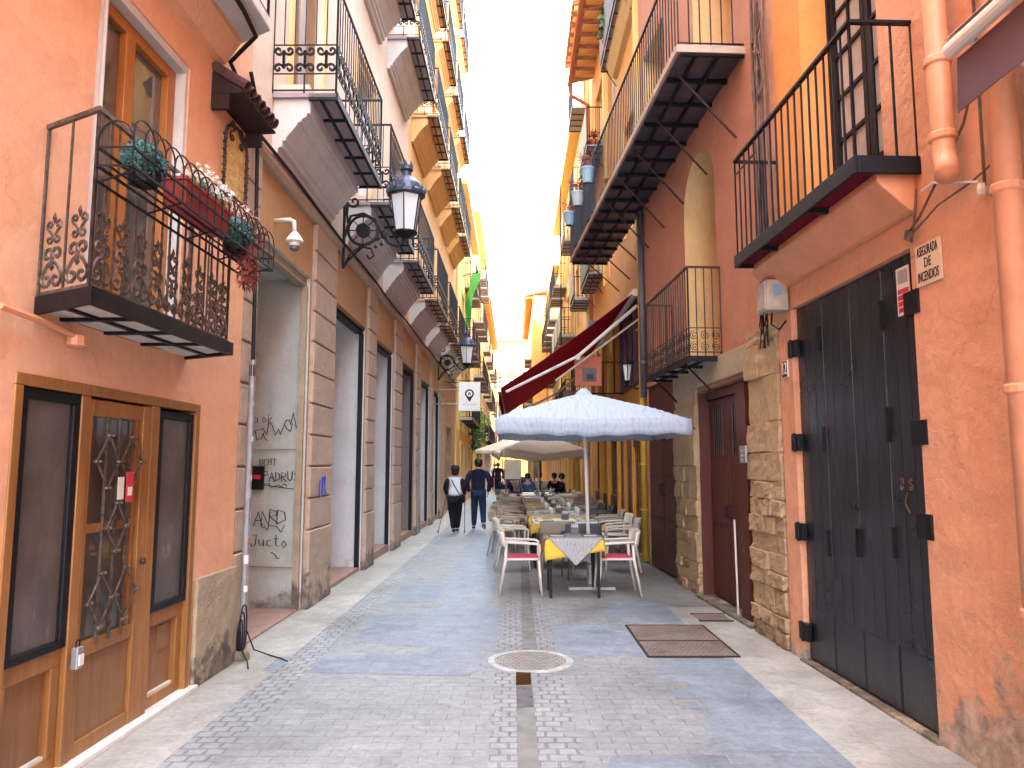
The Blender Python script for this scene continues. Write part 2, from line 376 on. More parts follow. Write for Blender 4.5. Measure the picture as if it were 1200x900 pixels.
def thing(name, label, cat, loc=(0, 0, 0), rz=0, group=None):
    o = bpy.data.objects.new(name, None); COL.objects.link(o); o.empty_display_size = .2
    o.location = loc; o.rotation_euler = (0, 0, rz); o['label'] = label; o['category'] = cat
    if group: o['group'] = group
    return o
def tag(o, label, cat, group=None):
    o['label'] = label; o['category'] = cat
    if group: o['group'] = group
    return o
def struct(o, kind='structure'): o['kind'] = kind; return o
def copy_tree(o, parent=None):
    c = o.copy(); COL.objects.link(c)
    if parent is not None: c.parent = parent
    for ch in list(o.children): copy_tree(ch, c)
    return c
def text(name, s, size, mat, parent, loc, right=(1, 0, 0), up=(0, 0, 1), sg=1, depth=.002, sx=1, shear=0):
    cu = bpy.data.curves.new(name, 'FONT'); cu.body = s; cu.size = size; cu.extrude = depth; cu.align_x = 'CENTER'; cu.align_y = 'CENTER'; cu.shear = shear
    cu.resolution_u = 3
    t = bpy.data.objects.new('tmp', cu); COL.objects.link(t); bpy.context.view_layer.update()
    me = bpy.data.meshes.new_from_object(t); bpy.data.objects.remove(t)
    me.materials.clear(); me.materials.append(mat)
    o = bpy.data.objects.new(name, me); COL.objects.link(o); o.parent = parent
    r = Vector((right[0], right[1]*sg, right[2])).normalized(); u = Vector(up).normalized(); n = r.cross(u)
    M = Matrix((r*sx, u, n)).transposed().to_4x4(); M.translation = Vector((loc[0], loc[1]*sg, loc[2]))
    o.matrix_local = M; return o

def spiral(cx, cz, rad, turns, end_ang, sgn=1, n=14, r0=.18):
    out = []
    for i in range(n+1):
        t = i/n; a = end_ang-sgn*turns*2*PI*(1-t); r = rad*(r0+(1-r0)*t)
        out.append((cx+r*math.cos(a), cz+r*math.sin(a)))
    return out
def s_scroll(cx, cz, rad, sgn=1, stretch=1.0, n=12):
    up = spiral(cx, cz+rad*stretch, rad, 1.15, -PI/2, sgn, n)
    up = [(x, cz+(z-cz)) for x, z in up]
    low = [(2*cx-x, 2*cz-z) for x, z in up[::-1]]
    return up+low[1:]
def c_scroll(cx, cz, rad, half, sgn=1, n=10):
    """two spirals joined by a bow, opening sideways"""
    up = spiral(cx, cz+half, rad, 1.1, PI if sgn > 0 else 0, -sgn, n)
    low = [(x, 2*cz-z) for x, z in up[::-1]]
    return up+low

# facade frames: x0 = world X where the facade line meets Y=0, heading in degrees, sg: -1 left wall, +1 right wall
FR = {'LO': (-2.465, 1.58, -1), 'LB': (-2.426, .53, -1), 'RO': (2.615, -1.90, 1), 'RB': (2.809, -2.82, 1),
      'RY': (2.22, 0.25, 1), 'LF': (-2.20, .2, -1), 'RF': (2.25, .3, 1)}
def fthing(fr, name, label, cat, s=0, n=0, z=0, group=None):
    """an Empty standing at (s, n, z) of facade fr, its x axis running along the wall away from the camera"""
    x0, h, sg = FR[fr]; h = R(h)
    X = x0+math.sin(h)*s-math.cos(h)*n*sg*1; Y = math.cos(h)*s+math.sin(h)*n*sg
    o = thing(name, label, cat, (X, Y, z), PI/2-h, group); o['_sg'] = sg
    return o, sg
def wpos(fr, s, n, z):
    x0, h, sg = FR[fr]; h = R(h)
    return (x0+math.sin(h)*s-math.cos(h)*n*sg, math.cos(h)*s+math.sin(h)*n*sg, z)

def wall_cells(m, s0, s1, z0, z1, holes, n=0):
    """front face with real openings: holes = (s0, s1, z0, z1, reveal_depth)"""
    S = sorted({s0, s1, *[max(s0, min(s1, h[i])) for h in holes for i in (0, 1)]})
    Z = sorted({z0, z1, *[max(z0, min(z1, h[i])) for h in holes for i in (2, 3)]})
    for a, b in zip(S, S[1:]):
        for c, d in zip(Z, Z[1:]):
            ms, mz = (a+b)/2, (c+d)/2
            if any(h[0] < ms < h[1] and h[2] < mz < h[3] for h in holes): continue
            m.poly([(a, n, c), (b, n, c), (b, n, d), (a, n, d)])
    for h in holes:
        d = h[4]
        if d <= 0: continue
        a, b, c, e = h[:4]
        m.poly([(a, n, c), (a, n-d, c), (a, n-d, e), (a, n, e)]); m.poly([(b, n, c), (b, n-d, c), (b, n-d, e), (b, n, e)])
        m.poly([(a, n, e), (b, n, e), (b, n-d, e), (a, n-d, e)]); m.poly([(a, n, c), (b, n, c), (b, n-d, c), (a, n-d, c)])
def shell(m, s0, s1, z1, depth=7, back=1.6, z0=0):
    """the rest of the building volume behind the front face"""
    m.box(s0+.004, s1-.004, -depth, -back, z0, z1-.01)
    m.poly([(s0, 0, z0), (s0, -depth, z0), (s0, -depth, z1), (s0, 0, z1)]); m.poly([(s1, 0, z0), (s1, -depth, z0), (s1, -depth, z1), (s1, 0, z1)])
    m.poly([(s0, 0, z1), (s1, 0, z1), (s1, -depth, z1), (s0, -depth, z1)])

def tile_eave(parent, sg, s0, s1, z, out=.6, rise=.5, name='eave', mt=None, back=2.0):
    m = MB(sg)
    for i in range(int((s1-s0)/.28)):
        a = s0+.14+i*.28
        m.tube([(a, out, z+.06), (a, -back, z+.06+rise*(out+back)*.5)], .10, 6)
    m.ext([(s0, out, z), (s0, out, z+.05), (s0, -back, z+.05+rise*(out+back)*.5), (s0, -back, z+rise*(out+back)*.5)], (s1-s0, 0, 0))
    e = m.build(name, mt or ROOFT, parent)
    m = MB(sg)
    for i in range(int((s1-s0)/.55)):
        a = s0+.2+i*.55
        m.box(a, a+.12, .0, out-.06, z-.14, z-.01)
    m.box(s0+.1, s1-.1, -.03, -.001, z-.2, z-.01)
    m.build('rafter', ORF if mt is None else DARKW, e)
    return e

# ------------------------------------------------------------------ railings
def railing_mesh(sg, L, W, h, kind, iron, bar=.007, spc=.1, sides=True):
    """three sided railing around a slab L long, W deep, top at height h; kind picks the scroll work"""
    m = MB(sg)
    segs = [((0, W), (L, W))]
    if sides: segs += [((0, 0), (0, W)), ((L, 0), (L, W))]
    for (a, b) in segs:
        d = math.hypot(b[0]-a[0], b[1]-a[1]); ux, uy = (b[0]-a[0])/d, (b[1]-a[1])/d
        P = lambda t, z: (a[0]+ux*t, a[1]+uy*t, z)
        m.tube([P(-.01, h), P(d+.01, h)], .016, 4)
        k = max(2, round(d/(spc if kind != 'curl' or d > .8 else spc*2)))
        if kind == 'heart':
            m.bar(P(0, .2), P(d, .2), .008); m.bar(P(0, .5), P(d, .5), .008); m.bar(P(0, .03), P(d, .03), .008)
            for i in range(k+1): m.bar(P(d*i/k, .5), P(d*i/k, h), bar)
            for i in range(0, k+1, 4 if d > 1 else 3): m.bar(P(d*i/k, .0), P(d*i/k, .2), bar*1.3)
            q = max(2, round(d/.205)); w = d/q
            for i in range(q):
                for sgn in (1, -1):
                    m.tube([P(x, z) for x, z in c_scroll(w*(i+.5)+sgn*w*.255, .35, w*.245, .092, sgn, 10)], .0145, 4)
                m.lathe(P(w*(i+.5), .34), [(.001, -.02), (.014, 0), (.001, .02)], 4)
        elif kind == 'curl':
            m.bar(P(0, .02), P(d, .02), .014)
            for i in range(k+1): m.bar(P(d*i/k, 0), P(d*i/k, h), bar)
            q = max(2, round(d/.17)); w = d/q
            for i in range(q):
                cx = w*(i+.5)
                for sgn in (1, -1):
                    m.tube([P(x, z) for x, z in s_scroll(cx+sgn*.036, .15, .05, sgn, 1.25, 11)], .0105, 5)
                    m.tube([P(x, z) for x, z in s_scroll(cx+sgn*.03, .33, .03, -sgn, 1.2, 8)], .0085, 5)
                m.lathe(P(cx, .15), [(.002, -.02), (.018, 0), (.002, .02)], 5); m.lathe(P(cx, .40), [(.002, -.03), (.014, 0), (.002, .03)], 5)
        elif kind == 'ring':
            m.bar(P(0, .05), P(d, .05), .009); m.bar(P(0, .33), P(d, .33), .007)
            for i in range(k+1): m.bar(P(d*i/k, 0), P(d*i/k, h), bar)
            q = max(2, round(d/.14)); w = d/q
            for i in range(q):
                for z in (.115, .245):
                    m.tube([P(x, y) for x, y in spiral(w*(i+.5), z, w*.44, 1.9, PI/2, 1, 15, .1)], .0055, 4)
        else:
            m.bar(P(0, .04), P(d, .04), .009)
            for i in range(k+1): m.bar(P(d*i/k, 0), P(d*i/k, h), bar)
        for t in (0, d): m.bar(P(t, 0), P(t, h+.01), .013)
    return m

# ================================================================== GROUND
g = MB(); g.poly([(-60, -30, 0), (60, -30, 0), (60, 220, 0), (-60, 220, 0)])
PAVE = paving('grey_brown_setts', (.20, .212, .22), (.235, .244, .25), (.155, .16, .163), .20, .10, .005, grime=.42, bmp=.5)
struct(g.build('ground', PAVE))
PB = paving('blue_grey_setts', (.165, .20, .245), (.21, .245, .29), (.17, .19, .215), .21, .105, .004, grime=.5, bmp=.3)
PB2 = paving('dark_blue_setts', (.145, .175, .22), (.195, .225, .265), (.23, .235, .24), .24, .12, .006, grime=.4, bmp=.4)
PC = paving('rough_cobbles', (.21, .22, .228), (.265, .275, .283), (.145, .147, .15), .11, .09, .009, grime=.4, bmp=1)
PS = paving('pale_flagstones', (.31, .30, .275), (.37, .355, .325), (.20, .19, .175), .6, .42, .004, rot=PI/2, grime=.5, bmp=.3)
PL = paving('left_flagstones', (.30, .28, .25), (.33, .315, .285), (.21, .20, .18), .5, .4, .004, rot=PI/2, grime=.55, bmp=.3)
PK = paving('blue_concrete', (.17, .20, .24), (.185, .215, .25), (.165, .19, .225), 2.1, 1.3, .003, grime=.5, bmp=.1)
PT = paving('terrace_slabs', (.20, .198, .195), (.235, .23, .225), (.14, .137, .134), .5, .25, .004, rot=PI/2, grime=.5)
def sheet(name, pts, mat, z):
    m = MB(); m.poly([(x, y, z*.25) for x, y in pts]); return struct(m.build(name, mat))
def jag(x0, x1, y0, y1, left=0, right=0, step=.105):
    """a strip whose long edges step in and out with the setts"""
    L, Rr = [], []; y = y0
    while y < y1-1e-6:
        a = random.choice((0, 0, .1, .18))*left; b = random.choice((0, 0, .1, .18))*right; yn = min(y1, y+step)
        L += [(x0+a, y), (x0+a, yn)]; Rr += [(x1-b, y), (x1-b, yn)]; y = yn
    return Rr+L[::-1]
sheet('sidewalk_left', [(-2.5, 2), (-1.92, 2), (-1.72, 14), (-1.62, 40), (-2.3, 40), (-2.5, 20)], PL, .004)
sheet('cobble_strip', [(-1.93, 2), (-1.63, 2), (-1.52, 14), (-1.46, 40), (-1.62, 40), (-1.73, 14)], PC, .008)
sheet('sidewalk_right', [(1.83, 2), (2.6, 2), (2.5, 10), (2.3, 14), (1.72, 9.5)], PS, .004)
sheet('gutter_cobbles', jag(-.13, .40, 2.0, 9.0, .5, .5, .2), PC, .008)
GCH = simple('worn_channel_concrete', (.175, .175, .165), .75, .35, 5, .5, 30)
sheet('gutter_channel', [(.03, 2), (.14, 2), (.15, 5.98), (.03, 5.98)], GCH, .012)
sheet('gutter_channel', [(.09, 6.6), (.22, 6.6), (.26, 12), (.14, 12)], GCH, .012)
sheet('paving_patch', jag(1.12, 1.83, 4.35, 6.35, 1.0, 0), PB, .008)
sheet('paving_patch', [(.42, 2), (1.83, 2), (1.83, 4.35), (.55, 4.3), (.45, 3.9)], PB2, .0105)
sheet('paving_patch', jag(.40, 1.28, 6.45, 7.6, 0, .8), PB, .008)
sheet('paving_patch', jag(1.0, 1.75, 7.8, 9.0, .8, .8), PB, .008)
sheet('paving_patch', [(-1.95, 5.98), (-.35, 5.85), (-.15, 6.2), (-.35, 6.9), (-.75, 6.9), (-.72, 6.5), (-1.95, 6.42)], PB2, .0075)
sheet('paving_patch', [(-1.45, 6.95), (-.14, 6.6), (-.14, 8.45), (-.85, 8.45), (-1.45, 8.1)], PK, .008)
sheet('paving_patch', jag(-.86, -.22, 8.45, 19, .6, .4), PB, .008)
sheet('paving_patch', [(-1.45, 8.9), (-.9, 8.9), (-.86, 10.2), (-1.45, 10.1)], PK, .006)
sheet('paving_patch', [(.2, 8.6), (2.3, 8.6), (2.2, 30), (.3, 30), (-.18, 19), (-.18, 9.2)], PT, .006)
sheet('paving_patch', jag(-1.3, .2, 19.2, 40, .6, .4, .3), PB, .006)
# round manhole, with a pale concrete collar
m = MB(); m.lathe((.15, 6.28, .0), [(.355, .0), (.350, .007), (.295, .007), (.295, .0)], 36)
mh = m.build('manhole_collar', simple('pale_concrete', (.40, .40, .39), .8, .4, 9, .6, 30)); struct(mh)
m = MB(); m.lathe((.15, 6.28, .0), [(.293, .0), (.293, .006)], 36)
mp_ = m.build('manhole_cover', paving('cast_cover', (.25, .24, .22), (.3, .28, .26), (.16, .15, .14), .05, .05, .006, bmp=1)); tag(mp_, 'round grey manhole cover with pale ring in the middle of the lane', 'manhole cover')
m = MB()
for i in range(9):
    a = (random.uniform(.035, .13), random.uniform(5.55, 5.95))
m.psn([(.03, 5.6), (.14, 5.62), (.145, 5.97), (.09, 5.99), (.032, 5.97)], .0052, .0062)
struct(m.build('gutter_puddle', simple('brown_puddle', (.055, .025, .010), .08, .3, 9, .1, 12)))
m = MB(); m.psn([(.035, 5.1), (.145, 5.12), (.14, 5.58), (.03, 5.58)], .0052, .0060)
struct(m.build('gutter_water', simple('dark_wet_stone', (.10, .11, .13), .2, .3, 9, .2, 12)))
COVM = paving('rusty_cover_iron', (.20, .155, .13), (.23, .18, .15), (.13, .10, .09), .045, .045, .008, bmp=.9, rough=.5)
for i, (y0, y1, lab) in enumerate(((6.40, 6.93, 'nearer rusty square cover of the pair set in the paving by the right wall'), (6.96, 7.60, 'farther rusty square cover of the pair set in the paving by the right wall'))):
    c = thing('utility_cover', lab, 'utility cover', (1.52, (y0+y1)/2, .006), 0, 'pair of rusty covers in the paving')
    w = .37; d = (y1-y0)/2
    MB().box(-w, w, -d, d, 0, .006).build('cover_plate', COVM, c)
    m = MB()
    for a, b, cc, dd in ((-w-.02, w+.02, -d-.015, -d), (-w-.02, w+.02, d, d+.015), (-w-.02, -w, -d, d), (w, w+.02, -d, d)): m.box(a, b, cc, dd, 0, .009)
    m.build('cover_frame', IRONB, c)
c = thing('utility_cover', 'small dark cover in the paving close to the maroon door', 'utility cover', (2.10, 8.0, .006))
MB().box(-.16, .16, -.17, .17, 0, .006).build('cover_plate', COVM, c); 
m = MB(); m.box(-.18, .18, -.19, -.17, 0, .009).box(-.18, .18, .17, .19, 0, .009); m.build('cover_frame', IRONB, c)

# ================================================================== LEFT ORANGE HOUSE
LO, sg = fthing('LO', 'orange_house', 'orange plastered house at the left edge with honey wood door and iron balcony', 'building')
m = MB(sg)
dh = (3.5, 5.47, 0, 2.045, .14); wh = (3.97, 5.07, 2.36, 4.45, .25)
wall_cells(m, -10, 6.2, .0, 16, [dh, wh, (-2.5, -1.2, .1, 2.3, .2), (-2.4, -1.3, 3, 4.9, .2), (4.0, 5.1, 5.3, 7.4, .2)])  # extended and raised out of view to shade the near street
shell(m, -10, 6.2, 16)
wl = m.build('wall', OR1, LO)
MB(sg).box(5.50, 6.205, 0, .035, 0, .78).build('plinth', CEM, LO, bev=.01)
MB(sg).box(2.0, 3.46, 0, .03, 0, .55).build('plinth', CEM, LO, bev=.01)
MB(sg).box(-10, 6.2, -7.5, .35, 16, 16.3).build('cornice', MOULD, LO)
for (a, b, c, d) in ((-2.5, -1.2, .1, 2.3), (-2.4, -1.3, 3, 4.9), (4.0, 5.1, 5.3, 7.4)):
    MB(sg).box(a, b, -.2, -.14, c, d).build('shutter', DOORP, LO)
# ground floor joinery : two glazed side lights and the door
m = MB(sg); y0, y1 = -.11, -.01
m.box(3.5, 5.47, y0, y1+.02, 1.985, 2.045); m.box(3.5, 3.56, y0, y1+.02, 0, 1.985); m.box(5.405, 5.47, y0, y1+.02, 0, 1.985)
m.box(4.045, 4.125, y0, y1+.01, 0, 1.985); m.box(4.80, 4.90, y0, y1+.01, 0, 1.985)
fr_ = m.build('door_frame', DOORW, LO, bev=.006)
def side_light(a, b, zt):
    w = MB(sg); w.box(a, b, -.10, -.03, .0, .10).box(a, b, -.10, -.03, .55, .64)
    w.box(a, a+.07, -.10, -.03, .10, .55).box(b-.07, b, -.10, -.03, .10, .55)
    f = w.build('side_panel', DOORW, LO, bev=.005)
    MB(sg).box(a+.07, b-.07, -.10, -.07, .10, .55).build('panel_board', DOORP, f)
    MB(sg).box(a+.07, b-.07, -.07, -.045, .10, .118).build('panel_bead', WSTONE, f)
    w = MB(sg); t = .055
    w.box(a, b, -.09, -.005, .645, .645+t*.8).box(a, b, -.09, -.005, zt-t, zt).box(a, a+t, -.09, -.005, .645+t*.8, zt-t).box(b-t, b, -.09, -.005, .645+t*.8, zt-t)
    f = w.build('window_frame', BLK, LO, bev=.006)
    MB(sg).box(a+t, b-t, -.045, -.03, .645+t*.8, zt-t).build('pane', DUSTGL, f)
side_light(3.565, 4.04, 1.98); side_light(4.905, 5.40, 1.965)
MB(sg).box(5.12, 5.28, -.069, -.062, .36, .52).build('vent_patch', DOORP, LO)
d0, d1 = 4.13, 4.795
m = MB(sg); m.box(d0, d0+.03, -.10, -.05, 0, 1.97).box(d1-.10, d1, -.10, -.045, 0, 1.97).box(d0+.03, d1-.10, -.10, -.05, 1.875, 1.97).box(d0+.03, d1-.10, -.10, -.05, .55, .63).box(d0+.03, d1-.10, -.10, -.05, 0, .11)
dr = m.build('door', DOORW, LO, bev=.005)
MB(sg).box(d0+.03, d1-.10, -.095, -.07, .11, .55).build('door_panel', DOORP, dr)
m = MB(sg); m.box(d0+.031, d1-.101, -.09, -.085, .63, 1.875); m.build('door_glass', DRKGL, dr)
m = MB(sg); m.box(d0+.03, d1-.10, -.085, -.06, 1.22, 1.27).box(d1-.17, d1-.13, -.085, -.06, .63, 1.22).box(d1-.17, d1-.13, -.085, -.06, 1.27, 1.875)
m.build('glazing_bar', DOORW, dr)
m = MB(sg); cx = (d0+d1-.07)/2; nn = -.035
nn = -.045
for x in (cx-.125, cx, cx+.125): m.box(x-.007, x+.007, nn-.008, nn+.008, .60, 1.88)
def lozenge(cx, cz, w, h):
    for a, b in (((cx, cz+h), (cx+w, cz)), ((cx+w, cz), (cx, cz-h)), ((cx, cz-h), (cx-w, cz)), ((cx-w, cz), (cx, cz+h))):
        m.tube([(a[0], nn+.015, a[1]), (b[0], nn+.015, b[1])], .0075, 5)
    for x, z in ((cx, cz+h), (cx+w, cz), (cx, cz-h), (cx-w, cz)):
        for dx in (-.02, .02):
            m.lathe((x+dx, nn+.02, z-.012), [(.001, 0), (.015, .006), (.015, .018), (.001, .024)], 6)
for z in (1.62, .84): lozenge(cx-.125, z, .115, .15); lozenge(cx+.125, z, .115, .15)
lozenge(cx, 1.24, .10, .14)
m.build('door_grille', IRONS, dr)
m = MB(sg); m.box(cx-.085, cx-.02, .008, .010, 1.40, 1.53); nt_ = m.build('notice', PAPER, dr)
m = MB(sg); m.box(cx+.005, cx+.08, .008, .012, 1.38, 1.56); m.build('notice', REDPAP, dr)
m = MB(sg); m.box(cx+.02, cx+.065, .012, .0135, 1.42, 1.47); m.build('notice', PAPER, dr)
dr.location = (0, sg*.045, 0)
MB(sg).lathe((d1-.05, -.03, 1.0), [(.012, -.02), (.02, 0), (.012, .02)], 8).build('handle', IRONB, dr)
k, _ = fthing('LO', 'key_lockbox', 'small grey key lockbox fixed to the honey wood door post', 'lockbox', 4.085, .012, .52)
MB(sg).box(-.028, .028, 0, .04, 0, .115).build('case', GREYM, k, bev=.008)
MB(sg).box(-.02, .02, .04, .046, .02, .075).build('keypad', WHITE, k)
m = MB(sg); m.tube([(-.016, .02, .115), (-.016, .02, .14), (0, .02, .152), (.016, .02, .14), (.016, .02, .115)], .004, 5); m.build('shackle', IRON, k)
m = MB(sg); m.box(3.3, 5.52, -.11, .06, 0, .035); MBs = m.build('threshold', WSTONE, LO, bev=.006)
# first floor french window
m = MB(sg); a, b, z0, z1 = 3.97, 5.07, 2.40, 4.45
m.box(a, a+.07, -.12, -.02, z0, z1).build('window_trim', WHITE, LO)
m = MB(sg); m.box(b-.04, b, -.12, -.01, z0, z1).box(a+.07, b-.04, -.12, -.01, z1-.06, z1); wt = m.build('window_trim', MOULD, LO)
m = MB(sg)
for x0_, x1_ in ((a+.07, a+.12), (4.40, 4.50), (b-.14, b-.04)): m.box(x0_, x1_, -.16, -.08, z0, z1-.06)
m.box(4.50, b-.14, -.16, -.08, z1-.14, z1-.06).box(a+.12, 4.40, -.16, -.08, z1-.14, z1-.06).box(a+.12, 4.40, -.16, -.08, z0, z0+.12).box(4.5, b-.14, -.16, -.08, z0, z0+.12)
fw = m.build('french_window', WINW, LO, bev=.006)
MB(sg).box(a+.12, 4.40, -.14, -.13, z0+.12, z1-.14).build('pane', WGL, fw)
MB(sg).box(4.50, b-.14, -.14, -.13, z0+.12, z1-.14).build('pane', WGL, fw)
MB(sg).box(a+.075, a+.085, -.08, -.0, z0, z1-.07).build('blind_track', PALEM, fw)
# balcony of the orange house
bl = MB(sg); bl.psn([(3.62, 0), (3.40, .40), (5.0, .40), (5.2, 0)], 2.365, 2.415); slab = bl.build('balcony', MOULD, LO)
m = MB(sg)
m.psn([(3.60, 0), (3.38, .42), (5.02, .42), (5.22, 0), (5.19, 0), (4.98, .39), (3.42, .39), (3.64, 0)], 2.345, 2.43)
for t in (3.8, 4.2, 4.6): m.box(t, t+.03, 0, .4, 2.347, 2.3645)
m.box(3.5, 5.1, .19, .215, 2.349, 2.3643)
m.build('balcony_edge', IRON, slab)
m = railing_mesh(sg, 1.57, .38, .89, 'curl', IRON, .0085, .092)
for v_ in m.bm.verts:
    q_ = (1-abs(v_.co.y)/.38); v_.co.x += .2*q_
m.build('railing', IRONS, slab, loc=(3.42, 0, 2.42))
m = MB(sg); m.tube([(3.3, .05, 2.32), (3.66, .05, 2.30), (3.86, .05, 2.28)], .018, 8); m.lathe((3.88, .05, 2.25), [(.02, -.03), (.05, -.02), (.05, .03), (.02, .04)], 10); m.build('drain_spout', ORPIPE, LO)
# iron window box basket on the railing
bk, _ = fthing('LO', 'plant_basket', 'long iron basket of hoops hooked outside the orange house balcony rail', 'plant basket', 3.36, .42, 3.0)
L, W = 1.90, .17; m = MB(sg)
for z in (0, .09): m.tube([(0, 0, z), (L, 0, z), (L, W, z), (0, W, z)], .008, 4, closed=True)
for n_ in (.055, .115): m.bar((0, n_, 0), (L, n_, 0), .006)
k_ = 19
for i in range(k_+1):
    x = L*i/k_; m.bar((x, W, 0), (x, W, .17), .0045)
for i in range(0, k_-1): 
    x = L*i/k_; w2 = L*2/k_
    if i % 1 == 0: m.tube([(x+w2*(1-math.cos(t))/2, W, .17+.085*math.sin(t)) for t in [PI*j/8 for j in range(9)]], .0045, 4)
for x in (0, L):
    m.tube([(x, W*(1-math.cos(t))/2, .12+.1*math.sin(t)) for t in [PI*j/8 for j in range(9)]], .0045, 4); m.bar((x, 0, 0), (x, 0, .12), .005); m.bar((x, W, 0), (x, W, .12), .005)
m.build('basket_frame', IRON, bk)
m = MB(sg)
m.tube([(.03, -.02, -.06), (L-.05, -.02, -.06)], .008, 4)
for t in (.05, .5, .95, 1.4, L-.07): m.tube([(t, W, 0), (t, -.02, -.06)], .006, 4)
m.build('brace', IRON, bk)
def potplant(fr, s, n, z, kind, label, cat='plant'):
    t, sg_ = fthing(fr, {'ball': 'shrub', 'flower': 'flowering_plant', 'dry': 'dry_plant'}[kind], label, cat, s, n, z)
    if kind == 'ball':
        MB(sg_).lathe((0, 0, 0), [(.07, 0), (.085, .05), (.06, .05)], 10).build('pot', BLK, t)
        x = MB(sg_); x.leaves((0, 0, .115), (.15, .10, .11), 2400, .011, .72); x.build('foliage', TEAL, t, recalc=False)
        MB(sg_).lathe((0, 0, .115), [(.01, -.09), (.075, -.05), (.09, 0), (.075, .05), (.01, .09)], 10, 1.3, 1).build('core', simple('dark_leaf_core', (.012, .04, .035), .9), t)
    elif kind == 'flower':
        x = MB(sg_); x.leaves((0, 0, .05), (.22, .09, .08), 900, .014, .1); x.build('foliage', LEAF, t, recalc=False)
        x = MB(sg_)
        for i in range(150):
            px, py = random.uniform(-.22, .22), random.uniform(-.09, .10); pz = random.uniform(.04, .16)
            for q in range(5): x.leaves((px, py, pz), (.014, .014, .010), 3, .009)
        x.build('blossom', WFLOW, t, recalc=False)
    else:
        MB(sg_).box(-.16, .16, -.06, .06, 0, .11).build('pot', REDPL, t, bev=.008)
        x = MB(sg_); x.leaves((0, 0, .24), (.26, .11, .14), 900, .020, .1, .5); x.build('foliage', PALEL, t, recalc=False)
        x = MB(sg_); x.leaves((.05, 0, .22), (.27, .11, .15), 800, .022, .1, .5); x.leaves((.02, .05, -.08), (.17, .05, .15), 420, .022, .1, 1.5)
        for q in range(16): x.tube([(random.uniform(-.1, .1), 0, .08), (random.uniform(-.2, .2), random.uniform(-.06, .1), .25), (random.uniform(-.28, .3), random.uniform(-.1, .16), random.uniform(.22, .42))], .003, 4)
        x.build('dry_leaves', DRYL, t, recalc=False)
    return t
potplant('LO', 3.62, .505, 3.005, 'ball', 'round teal box ball nearest the camera in the balcony basket')
pl, _ = fthing('LO', 'window_box', 'dark red plastic trough in the middle of the balcony basket', 'window box', 4.22, .505, 3.005)
MB(sg).hexa([(-.27, -.055, 0), (.27, -.055, 0), (.27, .055, 0), (-.27, .055, 0), (-.30, -.075, .15), (.30, -.075, .15), (.30, .075, .15), (-.30, .075, .15)]).build('trough', REDPL, pl, bev=.006)
MB(sg).box(-.31, .31, -.08, .08, .15, .168).build('rim', REDPL, pl)
potplant('LO', 4.30, .505, 3.16, 'flower', 'white blossoming plant growing in the red balcony trough')
potplant('LO', 4.78, .505, 3.005, 'ball', 'round teal box ball farther along the balcony basket beside dry red leaves')
potplant('LO', 4.95, .47, 3.005, 'dry', 'dried red and cream plant trailing from the far end of the balcony basket')
# upper jetty / balcony at the top edge
m = MB(sg); m.psn([(2.4, 0), (2.4, .44), (5.43, .44), (5.68, 0)], 4.95, 5.05); up = m.build('upper_balcony', MOULD, LO, bev=.01)
MB(sg).pnz([(0, 4.72), (.06, 4.74), (.17, 4.90), (.17, 4.949), (0, 4.949)], 2.4, 5.52).build('corbel', OR1, up)
m = railing_mesh(sg, 3.0, .42, 1.0, 'heart', IRON); m.build('railing', IRON, up, loc=(2.42, 0, 5.05))
m = MB(sg); m.tube([(2.6, .40, 4.93), (4, .38, 4.90), (5.1, .36, 4.91), (5.35, .36, 4.86), (5.45, .25, 4.85), (5.6, .06, 4.80), (5.9, .05, 4.72), (6.18, .05, 4.6)], .018, 6); m.build('cable', BCABLE, LO)
# tiled canopy with the saint tiles
cn, _ = fthing('LO', 'tile_canopy', 'little dark clay tile canopy over the painted wall tiles', 'canopy', 5.42, 0, 4.42)
m = MB(sg)
for i in range(7):
    a = .03+i*.105; m.tube([(a, 0, .26), (a, .12, .18), (a, .27, .09)], .042, 8, cap=False)
m.build('roof_tiles', ROOFD, cn, solid=.01)
m = MB(sg); m.ext([(0, 0, .20), (0, .25, .045), (0, .25, .03), (0, 0, .02)], (.72, 0, 0)); m.box(0, .03, 0, .14, -.10, .03).box(.68, .71, 0, .14, -.10, .03); m.build('bracket', simple('tarred_wood', (.03, .015, .014), .7), cn)
sh, _ = fthing('LO', 'tile_picture', 'arched golden tile picture in a twisted iron frame beneath the small canopy', 'wall tiles', 5.85, .005, 3.78)
arch = [(-.20, 0), (.20, 0), (.20, .42)]+[(.20*math.cos(t), .42+.15*math.sin(t)) for t in [PI*j/10 for j in range(1, 10)]]+[(-.20, .42)]
MB(sg).psz(arch, 0, .018).build('tiles', TILEPIC, sh)
m = MB(sg)
for x in (-.1, 0, .1): m.box(x-.002, x+.002, .018, .0195, .02, .44)
for z in (.1, .2, .3, .4): m.box(-.19, .19, .018, .0196, z-.002, z+.002)
m.build('tile_joint', STONEB, sh)
m = MB(sg); arch2 = [(x*1.1, .03, z*1.04-.01) for x, z in arch]; m.tube(arch2, .014, 5, closed=True)
for sgn in (1, -1): m.tube([(x, .03, z) for x, z in s_scroll(sgn*.09, .52, .05, sgn)], .008, 5)
for i in range(14):
    for x in (-.225, .225): m.lathe((x+.008*(-1)**i, .03, .02+i*.032), [(.004, -.016), (.02, 0), (.004, .016)], 5)
m.build('iron_frame', IRONB, sh)

